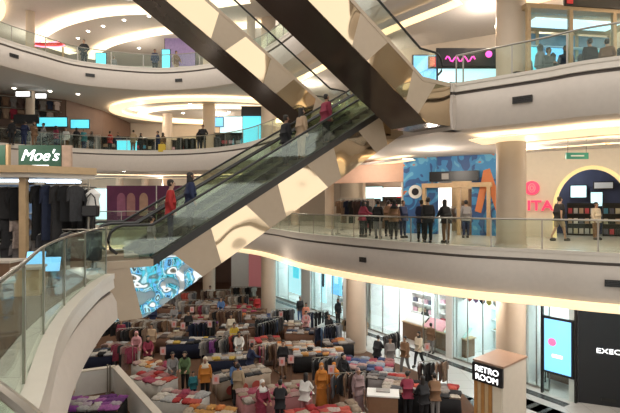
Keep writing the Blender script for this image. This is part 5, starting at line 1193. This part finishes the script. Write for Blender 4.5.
SKINS = [mat('skin_%d' % i, c, 0.55, var=0.03) for i, c in enumerate([(0.42, 0.24, 0.15), (0.50, 0.31, 0.21), (0.34, 0.19, 0.12)])]
HAIRM = mat('dark_hair', (0.018, 0.014, 0.012), 0.5)
SHOEM = mat('shoe', (0.04, 0.035, 0.03), 0.5)
CN = {'black': (0.015, 0.015, 0.018), 'white': (0.72, 0.70, 0.66), 'red': (0.42, 0.03, 0.03), 'orange': (0.55, 0.20, 0.03), 'brown': (0.20, 0.11, 0.06), 'navy': (0.02, 0.03, 0.08), 'grey': (0.25, 0.24, 0.24), 'mauve': (0.28, 0.19, 0.19),
      'maroon': (0.25, 0.03, 0.06), 'pink': (0.6, 0.3, 0.32), 'green': (0.10, 0.16, 0.07), 'khaki': (0.36, 0.27, 0.17), 'blue': (0.08, 0.16, 0.34), 'salmon': (0.62, 0.25, 0.16), 'cream': (0.62, 0.54, 0.42), 'teal': (0.03, 0.2, 0.24), 'yellow': (0.6, 0.42, 0.05), 'tan': (0.46, 0.33, 0.22)}
def cm(c): return mat('clothing_' + c, CN[c], 0.85, var=0.1, scale=12)
NP = [0]
def person(label, x, y, z, rz, pose='stand', top='black', low='navy', hair='short', lower='tr', sleeve='l', scarf=None, h=1.0, group=None):
    b = getbody(pose); NP[0] += 1
    t = thing('person', label, 'person', (x, y, z), rz, group); t.scale = (h, h, h)
    inst('body', b['body'], SKINS[NP[0] % 3], t)
    inst('top', b['t'+sleeve], cm(top), t); inst({'tr': 'trousers', 'sh': 'shorts', 'sk': 'long_skirt'}[lower], b[lower], cm(low), t)
    inst('shoes', b['shoes'], SHOEM, t); inst('eyes', b['eyes'], HAIRM, t); inst('mouth', b['mouth'], cm('maroon'), t)
    if scarf: inst('headscarf', b['scarf'], cm(scarf), t).location = (0, 0.03, 0.004)
    else: inst('hair', b[hair], HAIRM, t)
    return t
def pg(label, px, py, rz, pose='stand', **k):     # on the ground floor, feet at image height py
    p = gp(px, py, 0); PGQ.append((label, p, rz, pose, k))
PGQ = []
def pl(label, px, Y, z, rz, pose='stand', **k):
    p = at(px, Y, z); return person(label, p.x, p.y, z, rz, pose, **k)
# escalator riders
def rider(label, d, n, rz, pose='stand', **k):
    zt = L1 + (L2-L1)*(min(max(d, 3.4), 12.47)-3.4)/9.07 + 0.02
    q = P(d, n, zt); return person(label, q.x, q.y, q.z, rz, pose, **k)
UPF = math.atan2(0.574, 0.819) + PI/2
rider('person in a red top stepping onto the lower end of the escalator', 4.1, -12.5, UPF-0.3, 'stand', top='red', low='navy', hair='short', h=1.03)
rider('person in navy clothes with long hair ahead of the one in red on the escalator', 4.6, -12.35, UPF-0.1, 'stand', top='navy', low='black', hair='long', h=0.98)
rider('small child in grey at the foot of the escalator beside the grown ups', 3.5, -12.2, UPF, 'stand', top='grey', low='black', hair='short', h=0.66)
rider('person in a tan top riding high on the green glass escalator', 8.35, -12.4, UPF, 'stand', top='tan', low='tan', hair='long')
rider('dark haired person in black behind the tan one on the high escalator', 8.0, -12.8, UPF, 'stand', top='black', low='black')
rider('person in a maroon top highest on the green glass escalator', 9.35, -12.4, UPF, 'stand', top='maroon', low='black')
# first gallery
pl('man in a black shirt and khaki shorts walking past the yellow arch', 559, 19.2, L1, PI/2+0.2, 'walk', top='black', low='khaki', lower='sh', sleeve='s', h=1.08)
pl('person in a white shirt standing inside the second arch behind the glass', 596, 19.8, L1, 0.4, 'stand', top='cream', low='brown', h=0.95)
pl('person in a black coat with a cream shoulder seen from behind at the long balustrade', 428, 18.0, L1, PI, 'stand', top='black', low='black', h=1.05)
pl('woman in dark clothes right next to the person in the black coat', 446, 18.2, L1, PI+0.3, 'browse', top='black', low='brown', hair='long')
pl('companion in navy between the black coat and the wooden portal post', 421, 18.8, L1, PI-0.4, 'browse', top='navy', low='black')
pl('person in black browsing the rack under the white lit panel', 368, 22.5, L1, PI, 'browse', top='black', low='black', hair='long')
pl('person in brown browsing beside the dark red clothes', 388, 22.0, L1, PI-0.5, 'browse', top='brown', low='black')
pl('person in navy trousers near the corner of the mural', 403, 21.0, L1, 0.5, 'stand', top='navy', low='navy')
pl('shopper in grey at the wooden portal', 466, 21.0, L1, PI, 'stand', top='grey', low='navy')
pl('person in black with a maroon top near the tall rack by the balustrade', 362, 21.6, L1, 2.0, 'browse', top='maroon', low='black', hair='long')
pl('person in black and grey between the racks and the balustrade', 378, 20.6, L1, 2.6, 'stand', top='black', low='grey')
pl('person in dark brown with a scarf before the dark red clothes', 394, 20.2, L1, PI, 'stand', top='brown', low='black', scarf='black')
pl('shop worker in black inside the glass kiosk, at its first pane', 546, 16.6, L2, 0.3, 'browse', top='black', low='black', h=1.05)
pl('shop worker in navy inside the glass kiosk, at its middle', 566, 16.55, L2, -0.4, 'stand', top='navy', low='black', hair='long', h=1.1)
pl('customer in black before the glass kiosk post', 590, 15.6, L2, PI, 'stand', top='black', low='black', h=1.05)
pl('customer in brown at the far end of the glass kiosk', 607, 15.4, L2, 2.4, 'phone', top='brown', low='navy')
# far second gallery
cols = ['black', 'navy', 'brown', 'grey', 'maroon', 'white', 'black', 'teal', 'black', 'red', 'navy', 'khaki']
spots2 = [(12, 29.6, 'at the column end'), (24, 30.2, 'below the dark blue fascia'), (34, 30.7, 'before the first column'), (44, 31.4, 'below the start of the cyan light'), (56, 31.9, 'below the middle of the cyan light'), (66, 32.8, 'under the end of the cyan light'),
          (76, 33.0, 'in the densest knot of shoppers'), (84, 33.6, 'at the edge of the densest knot'), (92, 34.4, 'farther back beside the knot'), (110, 34.4, 'beside the small cabinet'), (118, 35.4, 'between cabinet and column'), (133, 34.2, 'next to the column base'),
          (141, 35.2, 'behind the curved glass middle'), (158, 34.4, 'by the bright yellow bag'), (163, 35.4, 'right behind the bag spot')]
poses = ['stand', 'browse', 'phone', 'walk', 'hips']
for i, (px, Y, wh) in enumerate(spots2):
    c = cols[i % 12]; lowc = ['black', 'navy', 'brown'][i % 3]
    pl('shopper in %s and %s on the far gallery %s' % (c, lowc, wh), px, Y, L2, [0.2, PI, 1.2, -1.0, 2.6][i % 5], poses[i % 5], top=c, low=lowc, hair='short' if i % 2 else 'long', h=0.96+0.02*(i % 4))
pl('tall visitor in black leaning at the far gallery bend rail', 203, 32.9, L2, 0.0, 'hips', top='black', low='black', h=1.1)
pl('second visitor in black just beside the tall one at the bend rail', 199.5, 33.6, L2, 0.3, 'stand', top='black', low='navy', h=0.98)
for i, (px, Y) in enumerate(((180, 33.6), (187, 33.9), (193, 33.8), (217, 33.2))):
    t = thing('waste_bin', 'dark slim bin or seat at the far bend balustrade, ' + ('first', 'second', 'third', 'last')[i] + ' of the row', 'bin', at(px, Y, L2), 0)
    MB().lathe([(0.22, 0), (0.24, 0.02), (0.24, 0.9), (0.2, 0.96)], n=14).build('body', M['darkst'], t, True); MB().lathe([(0.25, 0.96), (0.25, 1.0), (0.12, 1.05)], n=14).build('lid', M['black'], t, True)
t = thing('carrier_bag', 'bright yellow bag standing by the far gallery glass', 'bag', at(162, 33.4, L2), 0)
MB().box((0, 0, 0.28), (0.5, 0.2, 0.56)).build('bag_body', cm('yellow'), t, bevel=0.03); MB().tube([(-0.1, 0, 0.56), (-0.06, 0, 0.7), (0.06, 0, 0.7), (0.1, 0, 0.56)], 0.012, 6).build('handle', cm('yellow'), t)
t = thing('info_counter', 'bright cyan and white small counter on the far gallery beside the column', 'counter', at(127, 34.6, L2), 0)
MB().box((0, 0, 0.5), (1.3, 0.5, 0.9)).build('front', M['cyan'], t); MB().box((0, 0, 0.98), (1.4, 0.6, 0.06)).build('worktop', M['white'], t)
# topmost gallery
pl('visitor in black with arms out at the topmost balustrade', 84, 30.9, L3, 0.0, 'hips', top='black', low='black', h=1.12)
pl('dark clothed visitor standing alone near the dark escalator on the top gallery', 155, 32.6, L3, 0.2, 'stand', top='navy', low='black', h=1.08)
pl('brown clothed visitor beside the violet display wall', 176, 33.0, L3, 0.8, 'walk', top='brown', low='tan', h=1.08)
pl('stall keeper in black behind the neon stall', 57, 32.6, L3, 0.2, 'stand', top='black', low='black', h=0.8)
pl('visitor in grey seated low beside the cyan screen', 114, 32.5, L3, 0.4, 'stand', top='grey', low='brown', h=0.75)
# bazaar
pg('man in grey trousers and a brown jacket walking on the white floor with a partner', 405, 374, -0.7, 'walk', top='brown', low='grey', h=1.03)
pg('partner in a cream top and black trousers striding beside the man in brown', 419, 367, -0.9, 'walk', top='cream', low='black', hair='long')
pg('person in black standing before the blue poster shop', 338, 325, 0.6, 'stand', top='black', low='black', hair='long')
pg('shopper in a salmon top near the pale green shop', 306, 330, 0.3, 'stand', top='salmon', low='khaki', hair='short')
pg('shopper in pink behind the striped stacks', 293, 340, 0.0, 'browse', top='pink', low='black')
pg('woman in a white headscarf and orange brown coat standing in the aisle', 205, 401, 0.2, 'stand', top='orange', low='black', scarf='cream', h=1.03)
pg('child in teal holding close to the woman in orange brown', 197, 402, 0.4, 'stand', top='teal', low='navy', h=0.72)
pg('person in an olive green top with long hair in the aisle', 181, 392, 0.1, 'browse', top='green', low='black', hair='long')
pg('person in pale grey with a navy cap like hair beside the olive one', 171, 394, 0.5, 'browse', top='grey', low='white')
pg('woman in orange with a headscarf between the heaps', 321, 408, 0.1, 'stand', top='orange', low='orange', lower='sk', scarf='orange')
pg('second woman in orange standing close to the first', 331, 406, -0.2, 'stand', top='orange', low='brown', lower='sk', scarf='orange', h=0.97)
pg('woman in white with long black hair at the magenta heap', 303, 418, PI-0.4, 'browse', top='white', low='pink', hair='long')
pg('person in a maroon dress near the pale scarf heap', 258, 425, 0.6, 'browse', top='maroon', low='maroon', lower='sk', scarf='white')
pg('person in black bending over the magenta heap', 280, 430, PI, 'browse', top='black', low='black')
pg('woman in a long mauve robe beside the cash desk', 370, 420, 0.4, 'stand', top='mauve', low='mauve', lower='sk', scarf='mauve', h=1.04)
pg('seller in grey standing behind the cash desk', 385, 380, 0.1, 'stand', top='grey', low='black')
pg('person in black looking over the coloured stacks', 377, 372, 2.4, 'browse', top='black', low='navy')
pg('person in maroon reaching under the scarlet heap', 407, 418, PI, 'browse', top='maroon', low='black')
pg('person in black with tied hair by the scarlet heap', 424, 425, PI+0.3, 'browse', top='black', low='black', hair='long')
pg('person in brown by the dark rack near the sign kiosk', 437, 416, PI, 'browse', top='brown', low='grey')
pg('person in white at the cream and black table', 233, 368, 0.2, 'browse', top='white', low='black')
pg('person in navy sorting through the middle rack', 255, 385, 2.0, 'browse', top='navy', low='black')
pg('person in black between the coats and the pink heaps', 283, 378, 0.1, 'stand', top='black', low='brown')
pg('person in pink and white behind the barrier wall', 131, 366, 0.3, 'browse', top='pink', low='white', scarf='pink')
pg('person in maroon near the dark rack behind the barrier', 122, 352, 0.2, 'stand', top='maroon', low='black')
pg('person in tan beside the orange table behind the barrier', 143, 358, 0.2, 'stand', top='tan', low='brown')
pg('person in grey in the far row of pale stacks', 176, 334, 0.2, 'browse', top='grey', low='black')
pg('person in cream near the rack of dark dresses', 235, 346, 0.1, 'stand', top='cream', low='brown')
pg('person in blue beside the reddish stacks', 221, 322, 0.1, 'browse', top='blue', low='black')
pg('person in white at the farthest row of stacks', 208, 312, 0.1, 'stand', top='white', low='brown')
pg('person in grey beneath the barrier by the purple table', 68, 415, 0.3, 'stand', top='cream', low='grey')
pg('person in black behind the black draped orange pile table', 326, 344, 0.4, 'browse', top='black', low='brown')
pg('person in a yellow top among the coats beside the middle aisle', 246, 352, 0.2, 'browse', top='yellow', low='black')
pg('person in white trousers at the navy table', 204, 338, 0.2, 'stand', top='black', low='white')
pg('person in maroon and black beside the striped table on the barrier side', 146, 372, 0.5, 'browse', top='maroon', low='black', hair='long')
pg('person in a blue top below the cream and black table', 229, 398, 0.3, 'browse', top='blue', low='black', hair='long')
pg('person in a khaki top at the bottom edge of the aisle', 243, 412, PI, 'walk', top='khaki', low='black')
pg('person in a black headscarf by the multi coloured stacks', 343, 388, 0.6, 'browse', top='black', low='black', lower='sk', scarf='black')
pg('person in red between two racks at the far rows', 250, 322, 0.2, 'stand', top='red', low='black')
pg('person in navy and grey in the back left rows', 158, 330, 0.2, 'stand', top='navy', low='grey')
pg('customer in black inside the aisle by the far stone column', 300, 322, 0.4, 'stand', top='black', low='blue')
# the bazaar is laid out first, then everything is nudged until nothing stands inside anything else
NODES = []
for a_ in T:
    q = gp(a_[1], a_[2], 0.78); q.z = 0.012; NODES.append([q, [(a_[3]*k*0.36, a_[4]/2+0.04) for k in (-1, 0, 1)], a_[5], 1.0])
for a_ in RK:
    q = gp(a_[1], a_[2], 0); q.z = 0.012; NODES.append([q, [(a_[3]*k*0.42, 0.30) for k in (-1, 0, 1)], a_[4], 1.0])
for a_ in PGQ: 
    a_[1].z = 0.012; NODES.append([a_[1], [(0, 0.27*a_[4].get('h', 1))], 0, 2.0])
FIX = [(DESK.x-0.3, DESK.y, 0.45), (DESK.x+0.3, DESK.y, 0.45), (2.5, 25, 0.6), (-3, 33.2, 0.6), (7.25, 16.6, 0.55), (5.3, 15.2, 0.8), (6.1, 14.3, 0.8), (-7.9, 36, 0.55), (-12.4, 40, 0.5)]
for p0, p1 in (((-12.5, 17.6), (-8.3, 19.6)), ((-8.3, 19.6), (-4.9, 15.0)), ((-4.9, 15.0), (-3.9, 13.4))):
    for i in range(13): FIX.append((p0[0]+(p1[0]-p0[0])*i/12, p0[1]+(p1[1]-p0[1])*i/12, 0.17))
for it in range(160):
    C_ = [[(n[0].x + o*math.cos(n[2]), n[0].y + o*math.sin(n[2]), r) for o, r in n[1]] for n in NODES]
    for i in range(len(NODES)):
        mv = Vector((0, 0, 0))
        for j in range(len(NODES) + 1):
            if j == i: continue
            fx = j == len(NODES)
            for x, y, r in C_[i]:
                for x2, y2, r2 in (FIX if fx else C_[j]):
                    dx, dy = x-x2, y-y2; d = math.hypot(dx, dy)
                    if d < r + r2:
                        if d < 1e-5: dx, dy, d = 0.3, 1, 1.04
                        k = (r+r2-d)/d*(0.6 if fx else 0.3*NODES[i][3]/1.5); mv.x += dx*k; mv.y += dy*k
        if mv.length > 0.12: mv *= 0.12/mv.length
        NODES[i][0].x += mv.x; NODES[i][0].y += mv.y
k_ = 0; near = sorted(range(len(T)), key=lambda i: NODES[i][0].y)[:12]
for a_ in T:
    lb_, px, py, w, dp, rz, pals, dr, rows = a_[:9]; table(lb_, lb_, NODES[k_][0], w, dp, rz, pals, dr, rows, printed=len(a_) > 9, heap=k_ not in near); k_ += 1
for lb_, px, py, w, rz, pals, n in RK: rack(lb_, lb_, 0, 0, w, rz, pals, n=n, loc=NODES[k_][0], level=0.012); k_ += 1
me = bpy.data.meshes.new('folded_clothes'); me.from_pydata(HV, [], HF)
for m_ in HM: me.materials.append(m_)
me.polygons.foreach_set('material_index', HI); me.polygons.foreach_set('use_smooth', [True]*len(me.polygons))
o = bpy.data.objects.new('folded_clothes', me); COL.objects.link(o); o['kind'] = 'stuff'; tag(o, 'heaped folded clothes on the farther tables of the bazaar', 'clothes')
for lb_, p, rz, pose, kw in PGQ: person(lb_, p.x, p.y, 0.012, rz, pose, **kw)
p = Sp(402, 1.9); person('shop assistant in black behind the tilted display tops', p.x, p.y, 0, -0.5, 'stand', top='black', low='black')
p = Sp(436, -0.4); person('seated looking customer in brown at the shop counter edge', p.x, p.y, 0, 2.4, 'stand', top='brown', low='grey', h=0.95)
# ------------------------------------------------------------------ light
w = bpy.data.worlds.new('sky'); S.world = w; w.use_nodes = True
bg = w.node_tree.nodes['Background']; bg.inputs[0].default_value = (1.0, 0.95, 0.88, 1); bg.inputs[1].default_value = 1.35
def area(x, y, z, sx, sy, e, col=(1, 0.88, 0.72), rot=(0, 0, 0)):
    l = bpy.data.lights.new('gallery_lamp', 'AREA'); l.shape = 'RECTANGLE'; l.size = sx; l.size_y = sy; l.energy = e; l.color = col
    o = bpy.data.objects.new('gallery_lamp', l); COL.objects.link(o); o.location = (x, y, z); o.rotation_euler = rot; o.visible_camera = True
    return o
def point(x, y, z, e, col=(1, 0.89, 0.76), r=0.25):
    l = bpy.data.lights.new('gallery_lamp', 'POINT'); l.energy = e; l.color = col; l.shadow_soft_size = r
    o = bpy.data.objects.new('gallery_lamp', l); COL.objects.link(o); o.location = (x, y, z)
E0 = 1.0
for x, y in ((-14, 38), (-22, 38), (-8, 40), (-2, 40), (-25, 32)): point(x, y, L2+3.6, 160*E0); 
for x, y in ((-14, 37), (-22, 36), (-8, 37), (-28, 30), (-3, 34)): point(x, y, L3+2.6, 130*E0)
for x, y in ((-20, 40), (-13, 40), (-6, 40), (-24, 30)): point(x, y, L1+3.2, 150*E0)
for x, y in ((5.5, 20.5), (8.8, 18.6), (12.5, 16.5), (2.6, 24), (-1.2, 31)): point(x, y, L1+3.3, 110*E0)
for x, y in ((7, 18), (10.5, 16.5), (14, 15), (3, 23), (0, 30)): point(x, y, L2+3.3, 130*E0)
for x, y in ((-20, 28), (-14, 28), (-8, 26), (-2, 24), (-16, 38), (-8, 40), (0, 40), (-24, 36), (-8, 18)): point(x, y, 4.9, 26*E0)
for x, y in ((3, 22), (6, 17), (9, 14.5), (0.5, 29)): point(x, y, 4.9, 170*E0, (1, 0.95, 0.88))
for x, y in ((-7, 7), (-8, 10), (-10, 13)): point(x, y, L1+3.4, 60*E0)
p = Rp(385, 2); point(p.x, p.y, L1+3.2, 90); p = Rp(455, 2); point(p.x, p.y, L1+3.0, 60); p = Rp(570, 2.2); point(p.x, p.y, L1+3.2, 50, (0.8, 0.9, 1))
# ------------------------------------------------------------------ camera
cam = bpy.data.cameras.new('camera'); co = bpy.data.objects.new('camera', cam); COL.objects.link(co)
cam.sensor_width = 36; cam.lens = F/620*36; co.location = (0, 0, EYE); co.rotation_euler = (PI/2, 0, 0)
cam.shift_y = -(206.5-HY)/620 ; cam.clip_start = 0.05; cam.clip_end = 300
S.camera = co
S.view_settings.view_transform = 'Standard'; S.view_settings.look = 'None'; S.view_settings.gamma = 1; S.view_settings.use_curve_mapping = False
S.view_settings.exposure = 0.48
S.cycles.max_bounces = 7; S.cycles.diffuse_bounces = 3; S.cycles.glossy_bounces = 4; S.cycles.transparent_max_bounces = 16; S.cycles.use_denoising = True
S.cycles.sample_clamp_indirect = 6
